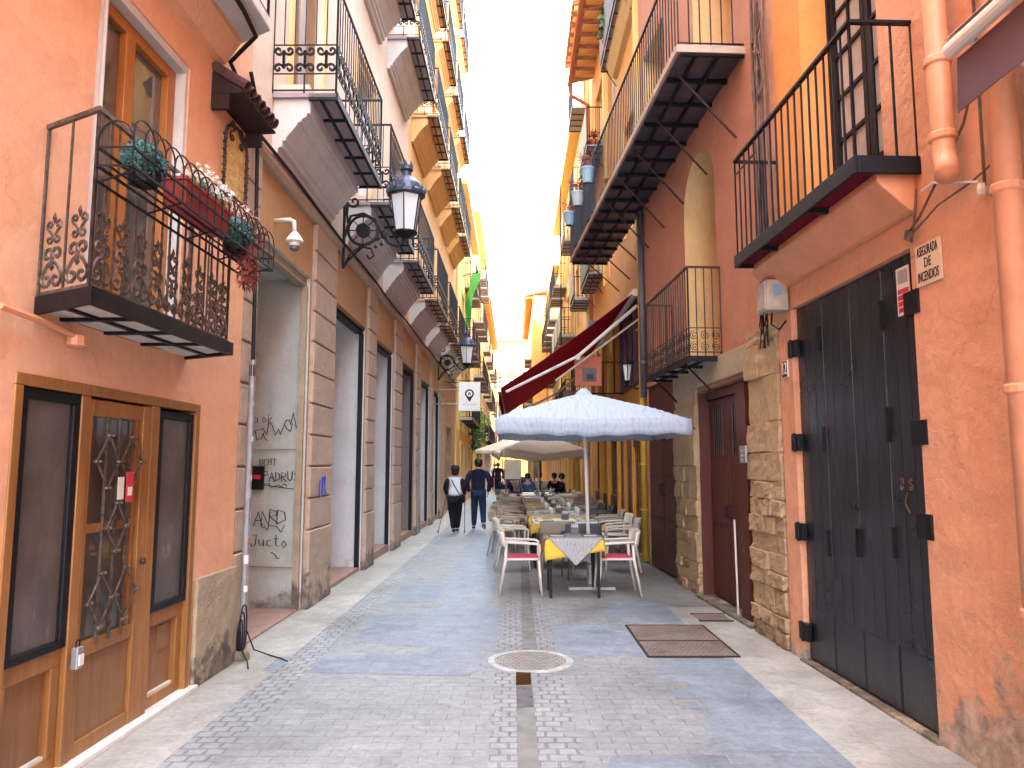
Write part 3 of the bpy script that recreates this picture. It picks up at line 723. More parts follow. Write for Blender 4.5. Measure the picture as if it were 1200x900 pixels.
# ================================================================== LEFT LONG BUILDING
LB, sg = fthing('LB', 'apartment_building', 'long pale pink building with brown stone shopfronts and rows of iron balconies', 'building')
H_LB, S1 = 20, 28
ops = [(6.62, 8.43), (9.49, 11.54), (12.25, 14.1), (15.0, 17.1), (17.9, 19.94), (20.6, 22.4)]
rows = [(5.24, .65, 'pale'), (9.48, .62, 'pale'), (13.1, .55, 'pale'), (16.8, .5, 'pale')]
starts = [6.93, 9.96, 12.9, 16.0, 19.0, 22.0, 24.9]
holes = [(a, b, 0, 3.76, .0) for a, b in ops]
for z, w, _k in rows:
    for s in starts: holes.append((s+.55, s+1.75, z+.03, z+2.45, .22))
m = MB(sg); wall_cells(m, 6.22, 15.6, 4.52, H_LB, [h for h in holes if h[0] < 15.6]); shell(m, 6.22, S1, H_LB, back=1.7)
m.build('wall', CREAMP, LB)
m = MB(sg); wall_cells(m, 15.6, S1, 4.52, H_LB, [h for h in holes if h[0] > 15.6]); m.build('wall', PEACH, LB)  # same pink wall farther on, warm bounced light put into its colour
SOFF_BOUNCE = simple('bounce_tinted_soffit', (.62, .36, .18), .7, .2, 3, .1)  # soffit with warm bounced light painted in
m = MB(sg); wall_cells(m, 6.22, 23.6, 0, 4.44, holes[:6]); m.build('shop_front_wall', OCHREP, LB)
m = MB(sg); wall_cells(m, 23.6, S1, 0, 4.44, [(24.9, 26.6, 0, 2.9, .3)])
m.build('brick_wall', BRICK, LB)
m = MB(sg); m.pnz([(0, 4.44), (.05, 4.44), (.09, 4.48), (.09, 4.53), (0, 4.53)], 6.22, S1); m.build('string_course', STONEB, LB)
m = MB(sg)
for z, n_ in ((H_LB-.5, .25), (H_LB-.2, .5)): m.box(6.2, S1+.05, -.5, n_, z, z+.22)
m.build('cornice', MOULD, LB)
# recesses
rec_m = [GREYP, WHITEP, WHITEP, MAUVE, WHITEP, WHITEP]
for i, (a, b) in enumerate(ops):
    m = MB(sg); far = .30 if i == 0 else 0; D = 1.35
    m.poly([(b, 0, 0), (b+far, -D, 0), (b+far, -D, 3.76), (b, 0, 3.76)])
    m.poly([(a, 0, 0), (a, -D, 0), (a, -D, 3.76), (a, 0, 3.76)])
    m.poly([(a, 0, 3.76), (b, 0, 3.76), (b+far, -D, 3.76), (a, -D, 3.76)])
    m.poly([(a, -D, 0), (b+far, -D, 0), (b+far, -D, 3.76), (a, -D, 3.76)])
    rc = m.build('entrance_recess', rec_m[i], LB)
    m = MB(sg); st = .02 if i == 0 else (.05 if i == 1 else .13)
    m.box(a+.002, b-.002+far*0, -D, -.02, .003, st); m.build('recess_floor', TERRF, rc)
    m = MB(sg); m.box(a+.002, b-.002, -.16, -.04, 3.66, 3.758); m.box(b-.05, b-.003, -.09, -.02, .02, 3.66); m.build('shutter_guide', BLK if i else CEM, rc)
    if i in (1, 2, 4):
        MB(sg).box(a+.002, b-.05, -.02, .0, 3.70, 3.757).build('lintel', DARKW, rc)
    if i == 3:
        m = MB(sg); m.box(a, b-.05, -.5, -.42, 3.05, 3.14).box(a+.9, a+.98, -.5, -.42, .13, 3.66); mm = m.build('inner_door', REDBR, rc)
        MB(sg).box(a, b-.06, -.56, -.5, .13, 3.66).build('door_leaf', DARKW, mm)
# pilasters of rusticated blocks, each one its own part
pil = [(6.24, 6.60), (8.45, 9.47), (11.56, 12.23), (14.12, 14.98), (17.12, 17.88), (19.96, 20.58), (22.42, 23.55)]
for a, b in pil:
    m = MB(sg); m.box(a, b, 0, .075, 0, .86)
    z = .875
    while z < 4.3:
        h = .36; m.box(a+.03, b-.012, 0, .06, z, min(z+h-.018, 4.43)); z += h
    m.build('pilaster', STONEB, LB, bev=.012)
    MB(sg).box(a+.04, b-.02, 0, .03, .8, 4.4).build('pilaster_core', STONEB, LB)
m = MB(sg)
for s in (14.5, 17.6, 20.4): m.box(s, s+.35, .0, .012, 4.05, 4.12)
m.build('wall_vent', STONEB, LB)
# graffiti on the first recess wall and the pilaster
gx = lambda n, z: (8.43+.30*(-n)/1.35, n, z)
m = MB(sg)
def gline(pts, r=.006): m.tube([(8.42+.222*(-n)-.012, n, z) for n, z in pts], r, 4)
gline([(-.09, 1.78), (-.90, 1.78)], .007); gline([(-.09, 1.78), (-.09, .46)], .009); gline([(-.09, .46), (-.95, .46)], .009)
m.build('hatch_outline', CEM, LB)
m = MB(sg)
def squig(n0, z0, w, h, k, seed):
    rnd = random.Random(seed); pts = []
    for i in range(k):
        pts.append((n0-w*i/(k-1)+rnd.uniform(-.3, .3)*w/k, z0+rnd.uniform(-.5, .5)*h))
    sm = []
    for i in range(len(pts)-1):
        for t in (0, .33, .66):
            sm.append((pts[i][0]*(1-t)+pts[i+1][0]*t, pts[i][1]*(1-t)+pts[i+1][1]*t+.02*h*math.sin(i*3+t*6)))
    gline(sm, .0045)
squig(-.15, 2.02, .55, .16, 16, 1); squig(-.05, 2.12, .22, .22, 8, 3); squig(-.45, 1.93, .3, .12, 14, 4)
squig(-.22, .88, .28, .14, 9, 6); squig(-.26, .62, .12, .16, 5, 7); squig(-.2, 1.37, .32, .06, 14, 9)
m.build('graffiti', INK, LB)
wr = Vector((.222, -1, 0)).normalized()
GLY = {'P': [[(0, 0), (.05, 1)], [(.0, .95), (.5, 1), (.55, .65), (.05, .5)]], 'A': [[(0, 0), (.3, 1), (.6, 0)], [(.1, .4), (.55, .45)]], 'D': [[(0, 0), (.05, 1), (.5, .8), (.55, .3), (0, 0)]],
       'R': [[(0, 0), (.05, 1), (.5, .85), (.45, .55), (.05, .5), (.6, 0)]], 'U': [[(0, 1), (.05, .2), (.3, 0), (.5, .2), (.55, 1)]], 'S': [[(.55, .9), (.2, 1), (.1, .7), (.5, .4), (.45, .05), (0, .1)]],
       'N': [[(0, 0), (.05, 1), (.5, 0), (.55, 1)]], 'C': [[(.5, .9), (.15, .9), (0, .4), (.2, 0), (.55, .1)]], 'H': [[(0, 0), (0, 1)], [(.5, 0), (.5, 1)], [(0, .5), (.5, .55)]], 'T': [[(.3, 0), (.3, 1)], [(0, 1), (.6, .95)]],
       'J': [[(.1, 1), (.5, 1), (.4, .1), (.1, 0), (0, .3)]], 'u': [[(0, .6), (.1, .1), (.35, .05), (.45, .6), (.5, 0)]], 'c': [[(.45, .55), (.1, .5), (.05, .1), (.45, .05)]], 't': [[(.2, 1), (.2, .1), (.45, .05)], [(0, .65), (.45, .65)]], 'o': [[(.2, .6), (0, .3), (.2, 0), (.45, .3), (.2, .6)]],
       'k': [[(0, 0), (.05, 1)], [(.5, .7), (.05, .35), (.55, 0)]], 'i': [[(.1, .6), (.15, 0)]], 'L': [[(0, 1), (.05, 0), (.55, .05)]]}
def scrawl(s_, nleft, z, size, r_=.0045, adv=.72, slope=.0, squash=1.0):
    m = MB(sg); x = 0; rn = random.Random(len(s_)*7)
    for ch in s_:
        dz = rn.uniform(-.1, .1)
        for st in GLY[ch]:
            pts = [((x+px*squash)*size, (pz+dz+slope*x)*size) for px, pz in st]
            m.tube([(8.42+.222*(-(nleft+a))-.012, nleft+a, z+b) for a, b in pts], r_, 4)
        x += adv*squash
    return m.build('graffiti', INK, LB)
scrawl('NCHT', -.55, 1.60, .075); scrawl('PADRUS', -.50, 1.42, .105, .006); scrawl('Jucto', -.62, .68, .13, .005); scrawl('ANRD', -.60, .92, .16, .006, .5, .1, 1.2); scrawl('akioK'.replace('a', 'c').replace('K', 'k'), -.75, 2.08, .10, .004)
m = MB(sg); m.tube([(8.42+.222*.3-.012, -.5, 1.38), (8.42+.222*.1-.012, -.12, 1.33)], .006, 4); m.build('graffiti', INK, LB)
m = MB(sg); x = 0
for ch in 'CPL':
    for st in GLY[ch]: m.tube([(8.82+(x+px)*.16, .068, 1.22+pz*.22+.02*x) for px, pz in st], .008, 5)
    x += .8
m.build('graffiti', BINK, LB)
b_, _ = fthing('LB', 'letter_box', 'small black metal box fixed on the graffiti covered recess wall', 'box', 8.52, -.62, 1.32)
MB(sg).box(-.02, .03, -.13, .13, 0, .27).build('case', BLK, b_, bev=.01)
MB(sg).box(-.023, -.02, .02, .10, .12, .17).build('sticker', REDPAP, b_)
# balconies: one set of meshes, copied along every floor
def lb_balcony(z, W, s, screen, dooracc):
    global LBP
    if W not in LBP:
        base = MB(sg); base.box(0, 2.33, 0, W-.02, -.04, 0)
        b0 = base.build('balcony', SOFF, LB)
        c = MB(sg); c.pnz([(0, -.041), (.37, -.041), (.37, -.19), (.335, -.19), (.335, -.225), (.29, -.245), (.285, -.275), (.245, -.285), (.245, -.305), (.14, -.44), (.14, -.465), (.105, -.475), (.105, -.53), (.06, -.545), (.06, -.60), (0, -.60)], .04, 2.20); c.build('corbel', MOULD, b0, bev=.006)
        f = MB(sg); f.box(0, 2.35, W-.035, W, -.075, .0).box(0, .03, .36, W-.035, -.07, -.005).box(2.32, 2.35, .36, W-.035, -.07, -.005).box(0, 2.33, .46, .485, -.065, -.041)
        for t in (.47, .94, 1.41, 1.88): f.box(t, t+.03, .385, W-.035, -.065, -.0405)
        f.build('slab_frame', IRON, b0)
        railing_mesh(sg, 2.33, W-.02, 1.12, 'heart', IRON, .0075, .1).build('railing', IRON, b0)
        kb = MB(sg); kb.box(.02, 2.2, .0, .36, .0, .10); kb.build('balcony_kerb', CREAMP, b0)
        LBP[W] = b0; o = b0
    else:
        o = copy_tree(LBP[W])
    o.location = (s, 0, z)
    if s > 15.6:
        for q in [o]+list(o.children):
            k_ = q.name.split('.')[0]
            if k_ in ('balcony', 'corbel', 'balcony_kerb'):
                q.material_slots[0].link = 'OBJECT'; q.material_slots[0].material = SOFF_BOUNCE if k_ == 'balcony' else (PEACH if z > 8 else MOULD)  # far slabs and upper mouldings carry the bounce in their colour
    return o
LBP = {}
scr = MB(sg); scr.box(.02, 2.31, 0, .012, .06, 1.1)
def door_on(s, z, shut):
    a, b = s+.55, s+1.75
    f = MB(sg); f.box(a, a+.06, -.2, -.1, z+.03, z+2.45).box(b-.06, b, -.2, -.1, z+.03, z+2.45).box(a+.06, b-.06, -.2, -.1, z+2.38, z+2.45).box((a+b)/2-.03, (a+b)/2+.03, -.2, -.12, z+.03, z+2.38).box(a+.06, b-.06, -.2, -.12, z+.6, z+.66)
    o = f.build('balcony_door', shut, LB); MB(sg).box(a+.06, b-.06, -.21, -.19, z+.03, z+2.38).build('pane', WGL if shut is WHITE else CURT, o)
    g_ = MB(sg); g_.box(a-.12, a, 0, .03, z+.1, z+2.55).box(b, b+.12, 0, .03, z+.1, z+2.55).box(a-.12, b+.12, 0, .05, z+2.55, z+2.68); g_.build('door_surround', PEACH, LB)
for ri, (z, W, _k) in enumerate(rows):
    for j, s in enumerate(starts):
        if ri < 2 or s > 12: pass
        elif ri == 3 and s < 15.5: continue
        o = lb_balcony(z, W, s, False, None); door_on(s, z, WHITE if (j+ri) % 2 else DOORP)
        if (ri == 1 and j in (1, 2, 3)) or (ri == 0 and j in (4,)):
            x = MB(sg); x.box(.03, 2.3, W-.06, W-.045, .50, 1.1); x.build('privacy_screen', BLUEG, o)
# cable and white dome camera on the facade
m = MB(sg); m.tube([(6.26+i*1.1, .10, 4.55+.02*math.sin(i*1.7)) for i in range(20)], .018, 5); m.tube([(6.26, .10, 4.55), (6.24, .12, 4.75), (6.1, .1, 5.0)], .018, 5)
m.build('facade_cable', BCABLE, LB)
cm, _ = fthing('LB', 'dome_camera', 'cream dome security camera on a bent arm above the first shop opening', 'security camera', 7.12, 0, 3.75)
MB(sg).tube([(0, 0, .26), (0, .16, .27), (0, .20, .25), (0, .21, .13)], .022, 8).build('arm', STRAPW, cm, smooth=True)
MB(sg).lathe((0, .21, 0), [(.03, .14), (.045, .12), (.085, .06), (.085, .045), (.05, .03), (.05, .0)], 16).build('housing', STRAPW, cm)
MB(sg).lathe((0, .21, 0), [(.048, .0), (.045, -.03), (.02, -.05)], 16).build('dome', GREYC, cm)
# utility pole with stickers, cables at its foot
po, _ = fthing('LB', 'service_pole', 'slim grey downpipe pole covered in stickers at the orange house corner', 'pole', 6.33, .13, 0)
MB(sg).tube([(0, 0, 0), (0, 0, 2.5)], .028, 12).build('pipe', GREYM, po)
MB(sg).tube([(0, 0, 2.5), (.0, -.005, 3.1), (-.02, -.03, 4.6)], .018, 8).build('cable_conduit', BCABLE, po)
for z, h, a0, da, mt in ((.55, .05, 3.4, 1.6, WHITE), (.66, .03, 4.2, 1.2, GREYPAP), (.78, .07, 3.2, 1.4, WHITE), (.93, .06, 4.1, 1.5, REDC), (1.06, .04, 3.3, 1.3, BPOT), (1.16, .05, 4.5, 1.0, WHITE), (1.33, .07, 3.3, 1.7, GREYPAP), (1.47, .05, 4.3, 1.2, WHITE), (1.66, .05, 3.4, 1.3, BPOT), (1.80, .04, 4.0, 1.2, WHITE), (2.1, .04, 3.6, 1.3, GREYPAP), (2.36, .10, 0, 6.28, BLK)):
    st_ = MB(sg); st_.grid(lambda u, v: (.0292*math.cos(a0+da*u), .0292*math.sin(a0+da*u)*-1, z+h*v), 8, 1); st_.build('sticker', mt, po, recalc=False)
MB(sg).lathe((0, 0, 0), [(.07, 0), (.06, .05), (.03, .09)], 10).build('base', CEM, po)
cb, _ = fthing('LB', 'cable_coil', 'tangle of black cables lying at the foot of the stickered pole', 'cables', 6.22, .12, 0)
m = MB(sg)
for i in range(4):
    r_ = .05+.015*i; m.tube([(-.04+r_*.8*math.cos(t), .035+.012*i, .20+.03*i+r_*2.0*math.sin(t)+.01*math.sin(3*t)) for t in [2*PI*j/14 for j in range(14)]], .006, 5, closed=True)
m.tube([(.15, .02, .25), (.2, .08, .06), (.22, .2, .012), (.1, .35, .012), (.02, .42, .012)], .006, 5); m.tube([(.1, 0, .1), (0, .1, .012), (-.2, .18, .012)], .006, 5)
m.build('coil', BCABLE, cb)

# wall lanterns on scrolled brackets
def lantern_head(parent, sg_, n, z, k=1.0):
    g_ = MB(sg_); g_.lathe((0, n, z), [(.115*k, .0), (.175*k, .40*k)], 6); 
    gl = g_.build('glass', LAMPGL, parent)
    f = MB(sg_)
    for q in range(6):
        a = 2*PI*q/6; f.bar((.117*k*math.cos(a), n+.117*k*math.sin(a), z-.005), (.178*k*math.cos(a), n+.178*k*math.sin(a), z+.40*k), .009*k)
    f.lathe((0, n, z-.02*k), [(.04*k, -.10*k), (.03*k, -.06*k), (.10*k, -.02*k), (.13*k, 0), (.13*k, .02*k), (.11*k, .025*k)], 12)
    f.build('frame', IRON, parent)
    h = MB(sg_); h.lathe((0, n, z+.40*k), [(.18*k, 0), (.215*k, .015*k), (.215*k, .05*k), (.19*k, .07*k), (.165*k, .14*k), (.11*k, .21*k), (.06*k, .24*k), (.05*k, .29*k), (.075*k, .31*k), (.07*k, .35*k), (.03*k, .36*k)], 16)
    for q in range(12):
        a = 2*PI*q/12; h.lathe((.213*k*math.cos(a), n+.213*k*math.sin(a), z+.45*k), [(.014*k, 0), (.02*k, .03*k), (.004*k, .06*k)], 5)
    for q in range(6):
        a = 2*PI*q/6; h.lathe((.06*k*math.cos(a), n+.06*k*math.sin(a), z+.73*k), [(.012*k, 0), (.02*k, .04*k), (.003*k, .08*k)], 5)
    h.build('lamp_cap', simple('blue_black_iron', (.045, .055, .085), .45, .3, 9, .2, 60, .3), parent)
def wall_lamp(s, z, label):
    t, g_ = fthing('LB', 'wall_lantern', label, 'street lamp', s, .075, z, 'scroll bracket lanterns on the left wall')
    m = MB(g_); m.box(-.02, .02, 0, .03, 0, 1.02); C = lambda pts: [(0, y, zz) for y, zz in pts]
    m.tube(C(spiral(.14, .92, .085, 1.1, PI, -1, 12)+[(.05, .75), (.06, .62)]), .016, 6)
    m.tube(C([(.27+.20*math.cos(t), .52+.20*math.sin(t)) for t in [2*PI*j/22 for j in range(22)]]), .02, 6, closed=True)
    m.ext([(-.03, .27+.095*math.cos(2*PI*j/14), .52+.095*math.sin(2*PI*j/14)) for j in range(14)], (.06, 0, 0))
    for q in range(8): m.bar((0, .27+.1*math.cos(q*PI/4), .52+.1*math.sin(q*PI/4)), (0, .27+.19*math.cos(q*PI/4), .52+.19*math.sin(q*PI/4)), .009)
    m.tube(C([(.02, .42), (.10, .72), (.27, .755), (.42, .68), (.50, .50), (.60, .36), (.72, .30), (.80, .34), (.82, .42)]), .019, 6)
    m.tube(C([(.03, .02), (.10, .20), (.24, .30), (.38, .27), (.42, .17), (.36, .13), (.33, .18)]), .014, 6)
    m.tube(C([(.02, .05), (.30, .33), (.50, .42)]), .017, 6)
    m.tube(C(spiral(.56, .47, .06, 1.2, -PI/2, 1, 12)), .013, 6)
    for y, zz in ((.47, .40), (.52, .33), (.44, .30)): m.lathe((0, y, zz), [(.005, -.03), (.03, 0), (.005, .03)], 5)
    m.build('bracket', IRON, t); lantern_head(t, g_, .84, .50, 1.2)
    return t
wall_lamp(9.62, 4.2, 'nearer black wall lantern on a scrolled bracket, high on the pink building')
wall_lamp(21.4, 4.05, 'farther black wall lantern on a scrolled bracket, above the pin sign')
# shop sign with pin logo, hung square to the wall
sn, _ = fthing('LB', 'hanging_sign', 'white square hanging sign with a black map pin logo', 'shop sign', 20.6, 1.05, 3.10)
MB(sg).box(-.05, .05, -.30, .30, 0, .80).build('panel', WHITE, sn, bev=.01)
MB(sg).tube([(0, -.30, .6), (0, -1.04, .6)], .015, 6).build('arm', GREYM, sn); MB(sg).tube([(0, -.30, .2), (0, -1.04, .2)], .015, 6).build('arm', GREYM, sn)
m = MB(sg); C0 = (0, .48)
ring = [(.125*math.cos(t), .125*math.sin(t)) for t in [R(-38)+R(256)*j/20 for j in range(21)]]
m.ext([(-.058, x, .48+z) for x, z in ring+[(0, -.235)]], (.006, 0, 0)); m.build('pin_logo', INK, sn)
m = MB(sg); m.ext([(-.062, .082*math.cos(2*PI*j/20), .48+.082*math.sin(2*PI*j/20)) for j in range(20)], (.005, 0, 0)); m.build('pin_disc', WHITE, sn)
m = MB(sg); m.ext([(-.065, x, .48+z) for x, z in ((-.038, -.045), (.038, -.045), (.038, .01), (0, .05), (-.038, .01))], (.004, 0, 0)); m.build('pin_house', INK, sn)
m = MB(sg); m.ext([(-.067, x, .48+z) for x, z in ((-.014, -.03), (.014, -.03), (.014, .008), (-.014, .008))], (.003, 0, 0)); m.build('pin_door', WHITE, sn)
m = MB(sg)
for i in range(13): m.box(-.054, -.051, -.19+i*.03, -.172+i*.03, .165, .185)
m.build('sign_lettering', GREYPAP, sn)

# ================================================================== RIGHT ORANGE HOUSE
RO, sg = fthing('RO', 'orange_house', 'orange plastered house on the right with the big black door numbered 12', 'building')
m = MB(sg)
wall_cells(m, -10, 6.56, 0, 11.0, [(4.47, 6.29, 0, 2.94, .10), (4.70, 5.87, 3.46, 6.2, .34), (1.2, 2.2, 3.46, 6.0, .3), (4.7, 5.87, 7, 9.4, .3), (-3, -1.8, .1, 2.4, .2)])
shell(m, -10, 6.56, 11.0)
m.build('wall', OR2, RO)
for (a, b, c, d) in ((-3, -1.8, .1, 2.4), (1.2, 2.2, 3.46, 6.0), (4.7, 5.87, 7, 9.4)): MB(sg).box(a, b, -.25, -.15, c, d).build('shutter', DARKW, RO)
tile_eave(RO, sg, -10, 6.5, 11.0)
MB(sg).box(4.44, 6.32, -.10, .03, -.0, .02).build('door_step', CEM, RO)
# black folding door of four boarded leaves
xs = [4.48, 4.91, 5.36, 5.81, 6.28]
for i in range(4):
    a, b = xs[i]+.004, xs[i+1]-.004
    m = MB(sg); m.box(a, b, -.09, -.045, .03, 2.93)
    lf = m.build('door_leaf', BLKDOOR, RO, bev=.006)
    m = MB(sg); m.box(a+.01, b-.01, -.045, -.039, .04, .44)
    for q in range(1, 3): m.box(a+(b-a)*q/3-.003, a+(b-a)*q/3+.003, -.045, -.042, .45, 2.9)
    m.build('kick_plate', BLKDOOR, lf)
    m = MB(sg)
    if i in (1, 2):
        MB(sg).box(xs[i+1]-.03 if i == 1 else xs[i]+.01, xs[i+1]-.01 if i == 1 else xs[i]+.03, -.045, -.02, .95, 1.15).build('bolt', BLK, lf)
        m.tube([(xs[2]+.03*(1 if i == 2 else -1), -.03, 1.28), (xs[2]+.03*(1 if i == 2 else -1), .0, 1.3), (xs[2]+.03*(1 if i == 2 else -1), -.03, 1.36)], .007, 5)
        m.build('handle', IRON, lf)
    elif i == 0: 
        m.bm.free()
        for c_, d_ in ((1.0, 1.2), (1.75, 1.98), (2.5, 2.7)): MB(sg).box(xs[1]-.03, xs[1]-.008, -.045, -.02, c_, d_).build('bolt', BLK, lf)
    else:
        m.bm.free()
        for c_, d_ in ((1.7, 1.9), (2.5, 2.7), (.9, 1.1)): MB(sg).box(xs[3]+.01, xs[3]+.03, -.045, -.02, c_, d_).build('bolt', BLK, lf)
for z in (.17, .98, 1.72, 2.52):
    m = MB(sg); m.box(6.20, 6.36, -.03, .012, z, z+.14); m.lathe((6.29, .012, z), [(.014, -.01), (.014, .15)], 6); m.build('hinge', BLK, RO, bev=.004)
for z in (1.16, 1.72, 2.52):
    m = MB(sg); m.box(4.40, 4.56, -.04, .012, z, z+.15); m.build('hinge', BLK, RO, bev=.004)
m = MB(sg); m.box(4.555, 4.70, -.038, -.033, 2.55, 2.86); m.build('notice', PAPER, RO)
for i in range(4):
    MB(sg).box(4.565, 4.685, -.033, -.031, 2.57+i*.04, 2.60+i*.04).build('notice_print', REDPAP, RO)
MB(sg).box(4.57, 4.68, -.033, -.031, 2.755, 2.84).build('notice_print', GREYPAP, RO)
m = MB(sg)
for sgn in (1, -1): m.tube([(x, -.036, z) for x, z in s_scroll(4.72+sgn*.05, 1.48, .024, sgn)], .0035, 4)
m.tube([(4.72, -.036, 1.43), (4.75, -.036, 1.36), (4.70, -.036, 1.30)], .004, 4); m.build('chalk_scrawl', RINK, RO)
# number plate and tile sign
np_, _ = fthing('RO', 'house_number', 'small black house number plate reading 12 left of the black door', 'number plate', 6.43, .002, 2.36)
MB(sg).box(-.055, .055, 0, .012, 0, .15).build('plate', PAPER, np_); MB(sg).box(-.048, .048, .012, .015, .007, .143).build('plate_field', BLK, np_)
text('numerals', '12', .155, PAPER, np_, (0, .018, .075), (-1, 0, 0), sg=sg, sx=.68, depth=.002)
ts, _ = fthing('RO', 'tile_sign', 'cream tile sign reading ASEGURADA DE INCENDIOS beside the black door', 'wall sign', 4.275, .002, 2.665)
MB(sg).box(-.125, .125, 0, .012, 0, .25).build('tile', CREAMS, ts, bev=.003)
for s_, z, w in (('ASEGURADA', .205, .42), ('DE', .13, .70), ('INCENDIOS', .05, .46)):
    text('lettering', s_, .085, INK, ts, (0, .014, z), (-1, 0, 0), sg=sg, sx=w, depth=.001, shear=.0)
# balcony
bl = MB(sg); bl.box(4.32, 6.47, 0, .385, 3.385, 3.44); slab = bl.build('balcony', WINE, RO)
m = MB(sg); m.box(4.30, 6.49, .385, .41, 3.35, 3.46).box(4.30, 4.325, 0, .385, 3.35, 3.46).box(6.465, 6.49, 0, .385, 3.35, 3.46).box(4.33, 6.46, 0, .38, 3.442, 3.46)
for t in (5.0, 5.9): m.box(t, t+.04, .15, .40, 3.345, 3.384)
m.build('balcony_edge', IRON, slab, bev=.004)
m = MB(sg); m.pnz([(0, 3.384), (.24, 3.384), (.245, 3.33), (.225, 3.30), (.05, 3.14), (0, 3.13)], 4.36, 6.55); m.build('corbel', ORPIPE, slab, bev=.01)
m = MB(sg); L = 2.13
for (a, b) in (((0, .385), (L, .385)), ((0, 0), (0, .385)), ((L, 0), (L, .385))):
    d = math.hypot(b[0]-a[0], b[1]-a[1]); ux, uy = (b[0]-a[0])/d, (b[1]-a[1])/d; k_ = max(2, round(d/.118))
    m.hexa([(a[0]-uy*.018-ux*.01, a[1]+ux*.018-uy*.01, .86), (b[0]-uy*.018, b[1]+ux*.018, .86), (b[0]+uy*.018, b[1]-ux*.018, .86), (a[0]+uy*.018, a[1]-ux*.018, .86), (a[0]-uy*.018-ux*.01, a[1]+ux*.018-uy*.01, .88), (b[0]-uy*.018, b[1]+ux*.018, .88), (b[0]+uy*.018, b[1]-ux*.018, .88), (a[0]+uy*.018, a[1]-ux*.018, .88)])
    for i in range(k_+1): m.bar((a[0]+ux*d*i/k_, a[1]+uy*d*i/k_, 0), (a[0]+ux*d*i/k_, a[1]+uy*d*i/k_, .87), .0085)
m.bar((L-.5, .385, .74), (L, .385, .74), .008)
m.build('railing', IRON, slab, loc=(4.33, 0, 3.46))
# french window with small panes
a, b, z0, z1 = 4.70, 5.87, 3.46, 6.2
m = MB(sg)
m.box(a, a+.05, -.30, -.22, z0, z1).box(b-.05, b, -.30, -.22, z0, z1).box(a+.05, b-.05, -.30, -.22, z1-.08, z1)
fw = m.build('french_window', IRON, RO)
for (p, q) in ((a+.05, (a+b)/2-.005), ((a+b)/2+.005, b-.05)):
    m = MB(sg); m.box(p, p+.055, -.29, -.235, z0, z1-.08).box(q-.055, q, -.29, -.235, z0, z1-.08)
    m.box((p+q)/2-.012, (p+q)/2+.012, -.28, -.245, z0+.1, z1-.1)
    for t in range(8): m.box(p+.055, q-.055, -.281, -.243, z0+.02+t*.36, z0+.05+t*.36)
    cs = m.build('casement', IRON, fw)
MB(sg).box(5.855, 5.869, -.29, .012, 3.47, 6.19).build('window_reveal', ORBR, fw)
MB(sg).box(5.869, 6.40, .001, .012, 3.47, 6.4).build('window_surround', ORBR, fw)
MB(sg).box(a+.05, b-.05, -.275, -.265, z0+.03, z1-.1).build('pane', CURT, fw)

# pipes of the right house
p1, _ = fthing('RO', 'drainpipe', 'orange painted downpipe with an elbow ending beside the right balcony', 'drainpipe', 3.93, .10, 3.2)
MB(sg).tube([(0, 0, 7.5), (0, 0, .22), (.0, 0, .10), (-.05, .02, .02), (-.09, .05, -.05)], .062, 14).build('pipe', ORPIPE, p1, smooth=True)
for z in (.18, .62, 2.2): MB(sg).lathe((0, 0, z), [(.066, 0), (.074, .01), (.074, .04), (.066, .05)], 14).build('collar', ORPIPE, p1)
p2, _ = fthing('RO', 'drainpipe', 'long orange painted downpipe at the right edge running down past the wine awning', 'drainpipe', 3.45, .11, 0)
MB(sg).tube([(0, 0, .02), (0, 0, 10.7)], .065, 14).build('pipe', ORPIPE, p2, smooth=True)
for z in (.9, 1.93, 2.9, 4.2): MB(sg).lathe((0, 0, z), [(.069, 0), (.078, .01), (.078, .04), (.069, .05)], 14).build('collar', ORPIPE, p2)
p3, _ = fthing('RO', 'conduit_box', 'flat orange painted cable trunking behind the long downpipe at the right edge', 'conduit', 3.22, .0, 0)
MB(sg).box(-.05, .05, 0, .07, .1, 10.5).build('trunking', ORPIPE, p3, bev=.01)
# loose cables on the right house
m = MB(sg)
m.tube([(4.45, .02, 3.02), (4.3, .03, 3.08), (4.05, .03, 3.28), (3.85, .03, 3.45), (3.72, .03, 3.70), (3.70, .02, 4.6)], .008, 5)
m.tube([(4.45, .03, 2.98), (4.1, .04, 3.08), (3.8, .04, 3.10), (3.5, .03, 3.17)], .006, 5)
m.tube([(4.40, .03, 2.95), (4.33, .04, 3.1), (4.30, .04, 3.25)], .007, 5); m.tube([(3.72, .03, 3.02), (3.7, .03, 4.5)], .009, 5)
m.tube([(4.36, .05, 3.0), (4.38, .06, 2.96), (4.42, .05, 2.98), (4.4, .05, 3.03)], .014, 5)
m.build('loose_cable', CABLE, RO)
m = MB(sg); m.tube([(4.25, .04, 3.22), (4.12, .05, 3.22), (4.0, .05, 3.17), (3.86, .05, 3.12), (3.75, .04, 3.08)], .007, 5); m.lathe((3.73, .04, 3.03), [(.02, -.03), (.025, 0), (.02, .03)], 8); m.build('loose_cable', WCABLE, RO)
